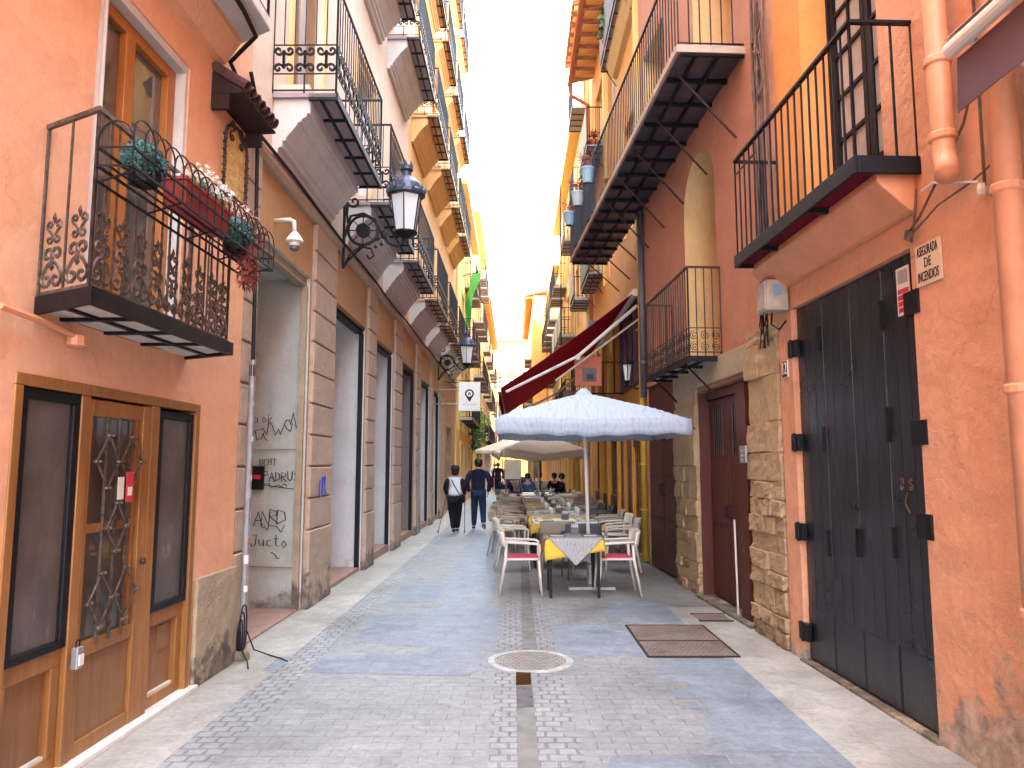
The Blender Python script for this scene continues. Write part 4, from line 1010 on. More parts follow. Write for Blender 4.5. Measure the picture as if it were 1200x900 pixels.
# rolled awning at the top right edge
aw, _ = fthing('RO', 'roller_awning', 'half rolled dull wine awning with a cream roller bar at the top right corner', 'awning', .3, 0, 3.2)
L = 2.93
MB(sg).tube([(0, .5, .29), (L, .5, .29)], .035, 12).build('roller_bar', STRAPW, aw)
m = MB(sg); m.grid(lambda u, v: (L*u*.985+.02, .5-.02+.03*math.sin(u*9)*(1-v), .0+.26*v+.02*math.sin(u*5)), 20, 3); m.build('valance', WINEB, aw, solid=.004)
m = MB(sg); m.ext([(0, .53, .33), (0, .50, .36), (0, .02, .72), (0, .02, .69)], (L+.0, 0, 0)); m.build('sloping_sheet', GREYM, aw)
m = MB(sg); m.tube([(L-.1, .5, .29), (L-.1, .03, .1)], .015, 6).tube([(.3, .5, .29), (.3, .03, .1)], .015, 6); m.build('arm', PALEM, aw)
# cable bundle between the two houses
cb, _ = fthing('RO', 'cable_bundle', 'thick tangle of dusty brown cables hanging down the wall joint on the right', 'cables', 6.52, .05, 3.0)
m = MB(sg); rnd = random.Random(5)
for i in range(11):
    x, y = rnd.uniform(-.16, .10), rnd.uniform(0, .07); pts = []; z = 6
    while z > rnd.uniform(-.1, .5): pts.append((x+rnd.uniform(-.03, .03), y+rnd.uniform(-.01, .02), z)); z -= .4
    m.tube(pts, rnd.choice((.007, .010, .016)), 5)
for i in range(7):
    c = rnd.uniform(-.1, .05), rnd.uniform(2.0, 2.8); r_ = rnd.uniform(.08, .16)
    m.tube([(c[0]+r_*.6*math.cos(t), .07+rnd.uniform(0, .03), c[1]+r_*1.9*math.sin(t)) for t in [2*PI*j/12 for j in range(12)]], .008, 5, closed=True)
m.build('cables', CABLE, cb)
m = MB(sg)
for i in range(6):
    x = rnd.uniform(-.05, .15); m.tube([(x+rnd.uniform(-.05, .05), .05+rnd.uniform(0, .04), z*.22-.35) for z in range(5)], .006, 5)
m.tube([(-.1, .08, .0), (-.02, .13, -.25), (.1, .1, -.15), (.12, .06, .1)], .007, 5); m.build('cables', BCABLE, cb)
mt, _ = fthing('RO', 'meter_box', 'weathered white electric meter box high beside the black door', 'meter box', 6.30, .02, 2.93)
MB(sg).box(-.03, .22, 0, .19, 0, .27).build('case', simple('weathered_white_box', (.45, .42, .36), .6, .3, 8, .2), mt, bev=.012)
MB(sg).box(.0, .19, .19, .198, .02, .25).build('lid', simple('weathered_white_box', (.45, .42, .36)), mt)
MB(sg).box(-.035, -.03, .06, .13, .13, .22).build('label_plate', BPOT, mt)
MB(sg).tube([(.1, .1, 0), (.12, .1, -.1), (.05, .06, -.16), (-.05, .04, -.1)], .008, 5).build('cable', BCABLE, mt)

# ================================================================== RIGHT BROWN-PINK HOUSE
RB, sg = fthing('RB', 'terracotta_house', 'brownish pink house with two maroon doors and the long overhanging balcony', 'building')
HB = 11.2
m = MB(sg)
AR = (8.45, 9.73, 2.84, 5.55, 0)
wall_cells(m, 6.58, 12.2, 0, HB, [(7.5, 9.28, 0, 2.52, .30), (10.28, 12.1, 0, 2.86, .08), AR, (7.75, 9.1, 6.02, 8.4, 0), (10.6, 11.9, 6.02, 8.4, 0)])
shell(m, 6.58, 12.2, HB)
ca, ra = (8.45+9.73)/2, .64
arcp = [(ca+ra*math.cos(t), 4.91+ra*math.sin(t)) for t in [PI*j/14 for j in range(15)]]
for k_ in range(14):
    (x0_, z0_), (x1_, z1_) = arcp[k_], arcp[k_+1]
    m.poly([(x0_, 0, z0_), (x1_, 0, z1_), (x1_, 0, 5.55), (x0_, 0, 5.55)])
m.build('wall', PINKP, RB)
m = MB(sg); D = .55
prof = [(9.73, 2.84)]+arcp+[(8.45, 2.84)]
for (x0_, z0_), (x1_, z1_) in zip(prof, prof[1:]): m.poly([(x0_, 0, z0_), (x1_, 0, z1_), (x1_, -D, z1_), (x0_, -D, z0_)])
m.poly([(8.45, 0, 2.84), (9.73, 0, 2.84), (9.73, -D, 2.84), (8.45, -D, 2.84)])
m.build('arched_recess', YELREV, RB)
for a, b in ((7.75, 9.1), (10.6, 11.9)):
    m = MB(sg)
    for P in ([(a, 0, 6.02), (a, -D, 6.02), (a, -D, 8.4), (a, 0, 8.4)], [(b, 0, 6.02), (b, -D, 6.02), (b, -D, 8.4), (b, 0, 8.4)], [(a, 0, 8.4), (b, 0, 8.4), (b, -D, 8.4), (a, -D, 8.4)]): m.poly(P)
    rv = m.build('door_recess', YELREV, RB)
    MB(sg).box(a, b, -D-.05, -D, 6.0, 8.4).build('shutter', WINW, rv)
m = MB(sg); m.box(8.45, 9.73, -D-.05, -D+.0, 2.84, 5.6); m.build('shutter', DARKW, RB)
tile_eave(RB, sg, 6.6, 12.2, HB)
# maroon double door with two small lights, in a deep dark opening
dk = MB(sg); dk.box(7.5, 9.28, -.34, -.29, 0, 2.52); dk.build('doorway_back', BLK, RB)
m = MB(sg); m.box(7.68, 7.95, -.27, .02, .02, 2.47).box(7.95, 9.28, -.20, -.08, 2.40, 2.5); m.build('door_frame', MAROON, RB, bev=.008)
for i, (a, b) in enumerate(((7.96, 8.60), (8.61, 9.26))):
    m = MB(sg); m.box(a, b, -.17, -.12, .03, 2.39)
    lf = m.build('door_leaf', MAROON, RB, bev=.006)
    m = MB(sg); m.box(a+.05, b-.05, -.12, -.108, .08, .85).box(a+.05, b-.05, -.12, -.108, .92, 1.62); m.build('door_panel', MAROON, lf, bev=.006)
    m = MB(sg); m.box(a+.16, b-.16, -.12, -.112, 1.72, 2.28); g2 = m.build('door_light', DRKGL, lf)
    m = MB(sg)
    for q in range(4): m.box(a+.2+q*.07, a+.212+q*.07, -.112, -.105, 1.72, 2.28)
    m.build('light_bars', IRON, lf)
    m = MB(sg); x = b-.06 if i == 0 else a+.06
    m.tube([(x, -.11, 1.0), (x, -.07, 1.02), (x, -.07, 1.12), (x, -.11, 1.14)], .01, 6); m.build('handle', IRON, lf)
cd, _ = fthing('RB', 'white_conduit', 'short white plastic pipe standing against the near maroon door', 'pipe', 8.02, .03, 0)
MB(sg).tube([(0, 0, .02), (0, .01, 1.02)], .011, 8).build('pipe', STRAPW, cd)
MB(sg).box(7.5, 9.3, -.1, .10, 0, .03).build('door_step', CEM, RB)
MB(sg).box(9.262, 9.279, -.19, .012, .03, 2.5).build('door_frame', MAROON, RB)
# far maroon garage door
m = MB(sg); m.box(10.29, 12.09, -.07, -.02, .03, 2.20); gd = m.build('garage_door', MAROON2, RB, bev=.004)
m = MB(sg)
for a, b in ((10.33, 11.18), (11.2, 12.05)):
    for c, d in ((.08, .78), (.82, 1.42), (1.46, 2.15)): m.box(a, b, -.02, -.012, c, d)
m.build('door_panel', MAROON, gd, bev=.003)
MB(sg).box(10.29, 12.09, -.07, -.03, 2.21, 2.85).build('overdoor_panel', MAROON2, RB)
for x in (11.12, 11.26): MB(sg).tube([(x, -.012, 1.15), (x, .03, 1.17), (x, .03, 1.30), (x, -.012, 1.32)], .01, 6).build('handle', IRON, gd)
# stone pier parts
def stone_stack(parent, s0, s1, n1, z1, seed, mt, rows_=9, k2=.35):
    rnd = random.Random(seed); m = MB(sg); z = 0
    while z < z1-.03:
        low = z < 1.45
        h = min(z1-z, rnd.uniform(.12, .22) if low else rnd.uniform(.24, .46))
        if z1-z-h < .1: h = z1-z
        nq = rnd.choice((2, 3, 3, 4)) if low else rnd.choice((1, 2, 2)); L_ = s1-s0
        cuts = [s0]+sorted(s0+L_*(q+rnd.uniform(-.25, .25))/nq for q in range(1, nq))+[s1]
        for a, b in zip(cuts, cuts[1:]):
            e = rnd.uniform(-.022, .018); j = lambda: rnd.uniform(-.012, .012); g_ = .005
            P = [(a+g_+j(), 0, z+g_), (b-g_+j(), 0, z+g_), (b-g_+j(), n1+e+j(), z+g_+j()*.5), (a+g_+j(), n1+e+j(), z+g_+j()*.5), (a+g_+j(), 0, z+h-g_), (b-g_+j(), 0, z+h-g_), (b-g_+j(), n1+e+j(), z+h-g_+j()*.5), (a+g_+j(), n1+e+j(), z+h-g_+j()*.5)]
            m.hexa(P)
        z += h
    m.box(s0+.02, s1-.02, 0, n1-.028, 0, z1)
    o = m.build('stone_pier', mt, parent, bev=.008)
    sb = o.modifiers.new('sub', 'SUBSURF'); sb.subdivision_type = 'SIMPLE'; sb.levels = sb.render_levels = 2
    tx = bpy.data.textures.new('stone_noise', 'CLOUDS'); tx.noise_scale = .07; tx.noise_depth = 5
    ds = o.modifiers.new('disp', 'DISPLACE'); ds.texture = tx; ds.strength = .05; ds.mid_level = .5; ds.texture_coords = 'LOCAL'
    return o
stone_stack(RB, 6.60, 7.40, .11, 2.9, 3, STONET)
stone_stack(RB, 9.30, 10.26, .07, 2.95, 8, STONET)
m = MB(sg); m.box(6.7, 10.3, 0, .06, 2.55, 2.84); lt = m.build('lintel', CEM, RB, bev=.02)
ic, _ = fthing('RB', 'intercom', 'small grey metal intercom panel on the stone pier', 'intercom', 7.38, .14, 1.62)
MB(sg).box(-.08, .08, 0, .025, 0, .17).build('panel', GREYM, ic, bev=.006)
m = MB(sg)
for i in range(3): m.lathe((0, .025, .03+i*.045), [(.001, -.008), (.012, 0), (.001, .008)], 6)
m.build('button', PALEM, ic)
# small balcony with rings
bl = MB(sg); bl.box(8.36, 10.42, 0, .37, 2.80, 2.83); slab = bl.build('balcony', SOFFY, RB)
m = MB(sg); m.box(8.34, 10.44, .37, .40, 2.76, 2.84).box(8.34, 8.36, 0, .37, 2.77, 2.835).box(10.42, 10.44, 0, .37, 2.77, 2.835).box(8.36, 10.42, .2, .225, 2.77, 2.799)
for t in (8.9, 9.4, 9.9): m.box(t, t+.025, 0, .37, 2.765, 2.799)
for t in (8.6, 10.1): m.tube([(t, .36, 2.77), (t, .02, 2.42)], .013, 5)
m.build('slab_frame', IRON, slab)
railing_mesh(sg, 2.06, .38, 1.04, 'ring', IRONB, .0075, .105).build('railing', IRONB, slab, loc=(8.36, 0, 2.83))
# the long balcony
ZB = 5.95
bl = MB(sg); LBs = [(7.38, 0), (7.38, .72), (15.5, .50), (15.5, 0)]
# outer edge follows the street
def fe(t): return (7.38+(15.5-7.38)*t, .70+.08*t)
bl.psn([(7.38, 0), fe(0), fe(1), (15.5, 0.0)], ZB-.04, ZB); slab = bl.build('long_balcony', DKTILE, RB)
m = MB(sg)
k_ = 15
for i in range(k_+1):
    s_, n_ = fe(i/k_); m.box(s_-.018, s_+.018, -.0, n_-.02, ZB-.085, ZB-.041)
for f_ in (.36, .70):
    a, b = fe(0), fe(1); m.hexa([(a[0], a[1]*f_, ZB-.08), (b[0], b[1]*f_, ZB-.08), (b[0], b[1]*f_+.03, ZB-.08), (a[0], a[1]*f_+.03, ZB-.08), (a[0], a[1]*f_, ZB-.043), (b[0], b[1]*f_, ZB-.043), (b[0], b[1]*f_+.03, ZB-.043), (a[0], a[1]*f_+.03, ZB-.043)])
m.build('joists', IRON, slab)
m = MB(sg); a, b = fe(0), fe(1)
m.hexa([(a[0], a[1], ZB-.06), (b[0], b[1], ZB-.06), (b[0], b[1]+.035, ZB-.06), (a[0], a[1]+.035, ZB-.06), (a[0], a[1], ZB+.02), (b[0], b[1], ZB+.02), (b[0], b[1]+.035, ZB+.02), (a[0], a[1]+.035, ZB+.02)])
m.box(7.34, 7.38, 0, .73, ZB-.06, ZB+.02); m.build('slab_edge', simple('pale_stone_edge', (.46, .36, .28), .7, .2, 5, .2), slab)
for i in range(8):
    s_, n_ = fe((i+.35)/8); m = MB(sg); m.tube([(s_, n_-.06, ZB-.06), (s_-.1, .02 if s_ < 12.2 else -.1, ZB-.85)], .014, 5); m.build('strut', IRONB, slab)
m = MB(sg); a, b = fe(0), fe(1); Lq = math.hypot(b[0]-a[0], b[1]-a[1]); kk = 72
m.tube([(a[0], 0, ZB+1.08), (a[0], a[1], ZB+1.08), (b[0], b[1], ZB+1.08), (b[0], 0, ZB+1.08)], .018, 4)
m.tube([(a[0], 0, ZB+.06), (a[0], a[1], ZB+.06), (b[0], b[1], ZB+.06), (b[0], 0, ZB+.06)], .012, 4)
for i in range(kk+1):
    s_, n_ = fe(i/kk); m.bar((s_, n_, ZB), (s_, n_, ZB+1.08), .0085)
for i in range(1, 6): m.bar((7.38, .7*i/6, ZB), (7.38, .7*i/6, ZB+1.08), .0085); m.bar((15.5, .78*i/6, ZB), (15.5, .78*i/6, ZB+1.08), .0085)
m.build('railing', IRON, slab)
m = MB(sg); m.grid(lambda u, v: (12.3+3.15*u, fe((12.3+3.15*u-7.38)/8.12)[1]+.035+.02*math.sin(u*38)*(1-.4*v)+.015*math.sin(u*11), ZB+.02+1.08*v), 60, 4); cl_ = m.build('balcony_screen', simple('dark_blue_screen_cloth', (.035, .05, .085), .85, .2, 3, .2), slab, solid=.004)
m = MB(sg); m.box(8.3, 9.6, fe(.2)[1]-.06, fe(.2)[1]-.045, ZB+.06, ZB+.8)
for i, t in enumerate((.62, .76, .90)):
    s_, n_ = fe(t); lab = ('nearest', 'middle', 'farthest')[i]
    q, _ = fthing('RB', 'hanging_pot', '%s of the three pale pots with dry stalks hooked outside the long balcony rail' % lab, 'plant pot', s_, n_+.14, ZB+.5, 'pots hooked on the long balcony')
    MB(sg).lathe((0, 0, 0), [(.085, 0), (.12, .24), (.13, .24), (.13, .27), (.11, .27)], 12).build('pot', BPOT if i != 1 else simple('pale_grey_pot', (.42, .48, .52), .5), q)
    m = MB(sg)
    for w in range(12): a_ = rnd.uniform(0, 6.28); m.tube([(0, 0, .22), (.08*math.cos(a_), .08*math.sin(a_), .42), (.2*math.cos(a_), .2*math.sin(a_), .48+rnd.uniform(-.1, .1))], .005, 4)
    m.leaves((0, 0, .42), (.18, .15, .13), 60, .03, .3); m.build('stalks', DRYL, q, recalc=False)
    MB(sg).tube([(0, -.12, .25), (0, -.12, .0), (0, .1, -.01)], .006, 4).build('hook', IRON, q)
# pipes at the joint
yp, _ = fthing('RY', 'yellow_pipe', 'bright yellow painted downpipe between the maroon garage door and the mural', 'drainpipe', 12.42, .07, 0)
m = MB(1); m.tube([(0, 0, .02), (0, 0, 4.9)], .055, 10); m.build('pipe', YPIPE, yp, smooth=True)
m = MB(1); m.tube([(.18, -.03, .05), (.18, -.03, 3.3)], .03, 8); 
for z in (.85, 1.6, 2.3, 3.9): m.box(-.06, .22, -.06, .062, z, z+.03)
m.build('bracket', YPIPE, yp)
gp, _ = fthing('RB', 'grey_pipe', 'dark grey downpipe on the terracotta house just left of the ringed balcony', 'drainpipe', 12.08, .06, 2.95)
MB(1).tube([(0, 0, -.25), (0, 0, 2.9)], .05, 10).build('pipe', DPIPE, gp, smooth=True)
MB(1).tube([(0, 0, .3), (0, 0, .36)], .056, 10).build('collar', DPIPE, gp)
ln, _ = fthing('RY', 'coach_lantern', 'small black coach lantern beside the yellow pipe under the burgundy awning', 'wall lamp', 12.75, .0, 2.86)
MB(1).tube([(0, 0, .1), (0, .12, .05), (0, .24, .12), (0, .26, .22)], .012, 6).build('arm', IRON, ln)
MB(1).lathe((0, .28, .2), [(.05, 0), (.085, .27)], 6).build('glass', LAMPGL, ln)
m = MB(1); m.lathe((0, .28, .2), [(.03, -.06), (.055, -.02), (.055, .0)], 6); m.lathe((0, .28, .47), [(.115, 0), (.10, .03), (.03, .12), (.008, .18)], 6)
for q in range(6): m.bar((.052*math.cos(q*PI/3), .28+.052*math.sin(q*PI/3), .2), (.088*math.cos(q*PI/3), .28+.088*math.sin(q*PI/3), .47), .008)
m.build('frame', IRON, ln)

# ================================================================== OCHRE RESTAURANT HOUSE
RY, sg = fthing('RY', 'restaurant_building', 'ochre and deep orange restaurant house with mural door and purple shuttered window', 'building')
HY = 12.6
gh = [(12.85, 14.15, .03, 2.25, .12), (14.5, 15.2, .03, 2.3, .3), (15.7, 17.0, .95, 2.2, .12), (17.4, 18.5, .03, 2.4, .3), (18.9, 20.0, .9, 2.3, .15)]
uh = [(13.1, 15.5, 3.05, 4.70, .14), (16.3, 17.4, 3.2, 4.9, .14), (18.4, 19.5, 3.3, 5.2, .14), (16.9, 17.9, 6.0, 8.2, .2), (18.5, 19.8, 6.45, 8.6, .2), (13.2, 14.4, 6.1, 8.3, .2), (18.0, 19.3, 9.55, 11.5, .2), (13.6, 15.0, 10.0, 12.0, .2), (15.6, 16.8, 9.4, 11.4, .2)]
m = MB(sg); wall_cells(m, 12.22, 20.4, 0, 5.0, gh+uh[:3]); m.build('ground_floor_wall', YEL, RY)
m = MB(sg); wall_cells(m, 12.22, 20.4, 5.0, HY, uh[3:]); shell(m, 12.22, 20.4, HY, z0=5.0); m.build('wall', ORF, RY)
MB(sg).box(12.22, 20.4, -7, -1.7, 0, 5).build('inner_wall', YEL, RY)
MB(sg).box(12.85, 14.15, -.11, -.07, .03, 1.95).build('mural_door', MURAL, RY)
m = MB(sg); m.box(12.85, 14.15, -.11, -.03, 1.95, 2.25).box(14.15, 14.5, -.0, .03, .03, 2.4).box(12.75, 12.85, 0, .03, .03, 2.35).box(12.85, 14.15, 0, .03, 2.25, 2.35).box(14.5, 15.2, -.35, -.28, .03, 2.3).box(15.2, 15.4, 0, .03, .03, 2.4); m.build('shop_joinery', REDBR, RY)
MB(sg).box(15.4, 20.4, 0, .03, 0, .92).build('dado', MAROON2, RY)
for a, b, c, d in ((15.7, 17.0, .95, 2.2), (18.9, 20.0, .9, 2.3)):
    m = MB(sg); m.box(a, b, -.1, .01, c, c+.08).box(a, b, -.1, .01, d-.08, d).box(a, a+.1, -.1, .01, c+.08, d-.08).box(b-.1, b, -.1, .01, c+.08, d-.08); f = m.build('window_frame', REDBR, RY); MB(sg).box(a+.1, b-.1, -.08, -.06, c+.08, d-.08).build('pane', WGL, f)
MB(sg).box(17.4, 18.5, -.3, -.25, .03, 2.4).build('side_door', BLK, RY)
for s in (15.45, 17.15, 18.6): MB(sg).box(s, s+.14, 0, .10, 0, 2.6).build('pilaster', YEL, RY)
a, b, c, d = uh[0][:4]
m = MB(sg); PURP = simple('purple_brown_shutter', (.07, .025, .05), .55, .25, 5, .2)
m.box(a, b, -.12, .02, c, c+.08).box(a, b, -.12, .02, d-.08, d)
for i in range(5): m.box(a+(b-a-.08)*i/4, a+(b-a-.08)*i/4+.08, -.12, .015, c+.08, d-.08)
f = m.build('shuttered_window', PURP, RY); MB(sg).box(a, b, -.12, -.09, c, d).build('pane', DRKGL, f)
m = MB(sg)
for i in range(24): m.box(a+.04, b-.04, -.09, -.075, c+.1+i*.062, c+.13+i*.062)
m.build('louvre', PURP, f)
for i, (a, b, c, d, _) in enumerate(uh[1:]):
    m = MB(sg); m.box(a, a+.08, -.18, -.1, c, d).box(b-.08, b, -.18, -.1, c, d).box(a+.08, b-.08, -.18, -.1, d-.08, d).box((a+b)/2-.04, (a+b)/2+.04, -.18, -.1, c, d-.08)
    f = m.build('balcony_door', REDBR if i < 2 else WHITE, RY); MB(sg).box(a+.08, b-.08, -.17, -.15, c, d-.08).build('pane', WGL if i % 2 else CURT, f)
    MB(sg).box(b, b+.1, 0, .04, c, d+.1).build('door_surround', YEL2, f)
MB(sg).box(12.3, 12.6, 0, .1, 5.05, 12.5).build('pilaster', YEL2, RY); MB(sg).box(17.0, 17.3, 0, .08, 8.4, 12.5).build('pilaster', YEL2, RY)
MB(sg).pnz([(0, 9.95), (.1, 9.98), (.2, 10.15), (.24, 10.3), (0, 10.3)], 12.3, 15.3).build('moulded_corbel', YELREV, RY)
tile_eave(RY, sg, 12.3, 20.4, HY, .58, .5)
m = MB(sg); m.tube([(12.3, .64, HY), (20.45, .64, HY), (20.5, .6, HY-.3), (20.5, .1, HY-.6), (20.5, .05, 3.2)], .06, 8); m.build('gutter', TERRA, RY)
def ry_balcony(s, z, L, W, sof, kind, h=1.0, screen=None, nm='balcony'):
    o = MB(sg).box(0, L, 0, W-.02, -.035, 0).build(nm, sof, RY, loc=(s, 0, z))
    m = MB(sg); m.box(0, L, W-.02, W, -.06, .01)
    for i in range(int(L/.42)+1): m.box(i*L/int(L/.42)-.01, i*L/int(L/.42)+.01, 0, W-.02, -.06, -.036)
    m.box(0, L, W*.5, W*.5+.02, -.055, -.036)
    for t in (.2, L-.2): m.tube([(t, W-.04, -.05), (t, 0, -.5)], .012, 4)
    m.build('slab_frame', IRONB, o); railing_mesh(sg, L, W-.01, h, kind, IRON, .008, .11).build('railing', IRON, o)
    if screen: MB(sg).box(.02, L-.02, W, W+.012, .1, h).build('screen', screen, o)
    return o
ry_balcony(17.7, 9.55, 2.1, .43, SOFF, 'plain', .98, simple('pale_screen', (.42, .40, .34), .8))
ry_balcony(18.2, 6.42, 2.1, .38, SOFF, 'plain', 1.1, simple('sage_green_screen', (.12, .17, .14), .8))
ry_balcony(12.6, 10.34, 3.0, .32, SOFF, 'plain', 1.0, simple('blue_grey_screen', (.16, .19, .24), .8))
def bush(fr, s, n, z, rad, mt, label, cnt=400, size=.05, cat='plant', pot=TERRA, ps=.14):
    t, g_ = fthing(fr, 'potted_plant', label, cat, s, n, z)
    MB(g_).lathe((0, 0, 0), [(ps*.7, 0), (ps, ps*1.6), (ps*1.1, ps*1.6), (ps*1.1, ps*1.9), (ps*.9, ps*1.9)], 10).build('pot', pot, t)
    x = MB(g_); x.leaves((0, 0, ps*1.9+rad[2]*.8), rad, cnt, size, .15, .3); x.build('foliage', mt, t, recalc=False); return t
bush('RY', 18.1, .22, 9.56, (.25, .14, .18), DRYL, 'orange potted plant on the upper ochre house balcony', 120, .04)
bush('RY', 14.9, .22, 10.36, (.5, .2, .5), LEAF, 'spiky green palm in a pot on the topmost balcony of the ochre house', 500, .10)
# awning of the restaurant
aw, _ = fthing('RY', 'burgundy_awning', 'long burgundy folding arm awning sloping down over the terrace', 'awning', 12.95, 0, 0)
AWL = 7.0; A0, A1 = (.03, 4.72), (2.5, 2.93)
m = MB(sg); m.grid(lambda u, v: (AWL*u, A0[0]+(A1[0]-A0[0])*v, A0[1]+(A1[1]-A0[1])*v-.05*math.sin(PI*v)), 8, 10); m.build('fabric', WINE, aw, solid=.006)
m = MB(sg); m.grid(lambda u, v: (AWL*u, A1[0]+.015*math.sin(u*40), A1[1]-.03-.23*v), 40, 2); m.build('valance', WINE, aw, solid=.005)
m = MB(sg); m.box(-.02, AWL+.02, A1[0]-.03, A1[0]+.03, A1[1]-.05, A1[1]+.015); m.build('front_bar', PALEM, aw)
m = MB(sg); m.tube([(-.03, .08, 4.66), (AWL+.03, .08, 4.66)], .07, 10); m.build('roller', STRAPW, aw)
for t in (.0, AWL-.12):
    m = MB(sg); m.tube([(t, .05, 4.42), (t+.02, 1.1, 3.52)], .032, 6); m.tube([(t+.02, 1.1, 3.52), (t, 2.38, 2.88)], .026, 6); m.lathe((t+.02, 1.1, 3.48), [(.04, -.03), (.04, .07)], 8); m.build('folding_arm', PALEM, aw)
m = MB(sg); m.tube([(.0, .0, 4.2), (.3, .9, 3.55), (.2, 1.5, 3.1)], .018, 5); m.build('stay', BEIGE, aw)
# wooden board sign and lamps
sb, _ = fthing('RY', 'hanging_board', 'red brown wooden board with a dark picture hanging under the awning', 'board', 13.6, .62, 3.05)
MB(1).box(-.03, .03, 0, .50, 0, .55).build('board', REDC, sb, bev=.01)
m = MB(1); m.box(-.035, -.03, .10, .36, .08, .34); m.build('picture', DARKW, sb); MB(1).box(-.038, -.035, .15, .28, .12, .22).build('picture_motif', INK, sb)
MB(1).tube([(0, 0, .45), (0, -.6, .45)], .015, 6).build('arm', IRON, sb)
b2, _ = fthing('RY', 'menu_shelf', 'low red brown wooden box fixed above the terrace next to the awning', 'box', 15.0, .8, 2.95)
MB(1).box(-.05, .05, 0, .45, 0, .16).build('case', REDBR, b2, bev=.01); MB(1).tube([(0, 0, .1), (0, -.8, .1)], .015, 6).build('arm', IRON, b2)
for i, (s, n, z, mt_, lab) in enumerate(((17.2, .28, 4.85, GREYC, 'dark rectangular floodlight above the burgundy awning'), (21.8, .5, 5.0, PALEM, 'pale floodlight above the awning, farther down the wall'))):
    f, _ = fthing('RY', 'floodlight', lab, 'floodlight', s, n, z)
    MB(1).hexa([(-.14, -.22, 0), (.14, -.22, 0), (.14, .24, -.06), (-.14, .24, -.06), (-.12, -.2, .14), (.12, -.2, .14), (.12, .2, .12), (-.12, .2, .12)]).build('head', mt_, f, bev=.01)
    MB(1).box(-.11, .11, -.18, .2, -.04, -.03).build('lens', LAMPGL, f) if False else None
    MB(1).tube([(0, -.2, .07), (0, -n-.05, .12)], .018, 6).build('arm', mt_, f)

# ================================================================== FAR HOUSES
def far_house(fr, s0, s1, H, mt, label, seed, z_first=3.3, fl=3.0, bay=2.3, W=.5, sof=SOFFY, trim=YEL2, ground=None, eave=True, name='town_house', doorc=REDBR, screen=None, zg=3.0):
    o, g_ = fthing(fr, name, label, 'building'); rnd = random.Random(seed)
    nb = max(1, int((s1-s0-.6)/bay)); off = (s1-s0-nb*bay)/2
    holes = []; doors = []
    z = z_first; f_ = 0
    while z+2.4 < H:
        for i in range(nb):
            a = s0+off+i*bay+bay*.22; doors.append((a, a+bay*.52, z, z+2.15, f_, i)); holes.append((a, a+bay*.52, z, z+2.15, .2))
        z += fl; f_ += 1
    gd = []
    for i in range(nb):
        a = s0+off+i*bay+bay*.2; gd.append((a, a+bay*.6, .02, 2.45, .25))
    m = MB(g_); wall_cells(m, s0, s1, zg, H, holes); shell(m, s0, s1, H, depth=9); m.build('wall', mt, o)
    m = MB(g_); wall_cells(m, s0, s1, 0, zg, gd); m.build('ground_floor_wall', ground or mt, o)
    for i, (a, b, c, d, _) in enumerate(gd):
        q = MB(g_).box(a, b, -.26, -.2, c, d).build('shop_door', rnd.choice((DARKW, REDBR, BLK, DARKW)), o)
        m = MB(g_); m.box(a-.12, a, 0, .05, 0, d+.1).box(b, b+.12, 0, .05, 0, d+.1).box(a, b, 0, .06, d, d+.12); m.build('door_surround', trim, o)
    for (a, b, c, d, f_, i) in doors:
        m = MB(g_); m.box(a, a+.07, -.18, -.1, c, d).box(b-.07, b, -.18, -.1, c, d).box(a+.07, b-.07, -.18, -.1, d-.07, d).box((a+b)/2-.03, (a+b)/2+.03, -.18, -.1, c, d-.07)
        w = m.build('window', doorc, o); MB(g_).box(a+.07, b-.07, -.17, -.15, c, d-.07).build('pane', WGL, w)
        m = MB(g_); m.box(a-.12, a, 0, .04, c, d+.12).box(b, b+.12, 0, .04, c, d+.12).box(a, b, 0, .05, d, d+.12); m.build('window_surround', trim, w)
    proto = None
    for (a, b, c, d, f_, i) in doors:
        if rnd.random() < .82:
            if proto is None:
                L = b-a+.6; p = MB(g_).box(0, L, 0, W, -.10, 0).build('balcony', sof, o)
                m = MB(g_); m.box(0, L, W, W+.02, -.11, .01)
                for q in range(5): m.box(q*L/4-.012, q*L/4+.012, 0, W, -.125, -.101)
                m.build('slab_frame', IRONB, p); railing_mesh(g_, L, W, 1.02, 'plain', IRON, .009, .13).build('railing', IRON, p); proto = p; x = p
            else: x = copy_tree(proto)
            x.location = (a-.3, 0, c)
            if screen and rnd.random() < .35: MB(g_).box(.02, b-a+.58, W+.02, W+.03, .1, 1.0).build('screen', screen, x)
    if eave: tile_eave(o, g_, s0, s1, H, .55, .5)
    else: MB(g_).box(s0, s1, -.4, .35, H, H+.25).build('cornice', trim, o)
    return o
far_house('LF', 28.05, 38, 12.6, YEL2, 'bright yellow house with small balconies just past the pink building on the left', 1, 3.5, 3.0, 2.4, .5, SOFFY, YELREV, YEL, screen=None, eave=False)
far_house('LF', 38.05, 50, 15.0, PEACH, 'tall peach house beyond the bright yellow one on the left side', 2, 3.4, 3.0, 2.3, .5, SOFFY, YEL2, YEL, eave=False)
far_house('LF', 50.05, 73, 13.0, YEL2, 'pale yellow house farthest along the left side of the lane', 3, 3.4, 3.1, 2.6, .45, SOFFY, CREAMP, ORF)
far_house('RF', 20.6, 24.4, 15.3, YEL2, 'tall narrow yellow house just past the ochre restaurant on the right', 4, 3.6, 3.0, 1.9, .5, SOFFY, YELREV, ORF, screen=simple('pale_screen', (.42, .40, .34), .8))
far_house('RF', 24.45, 37, 13.3, ORF, 'orange house with many balconies midway along the right side', 5, 3.5, 3.0, 2.3, .55, SOFFY, YEL2, YEL, screen=simple('pale_screen', (.42, .40, .34), .8), eave=False)
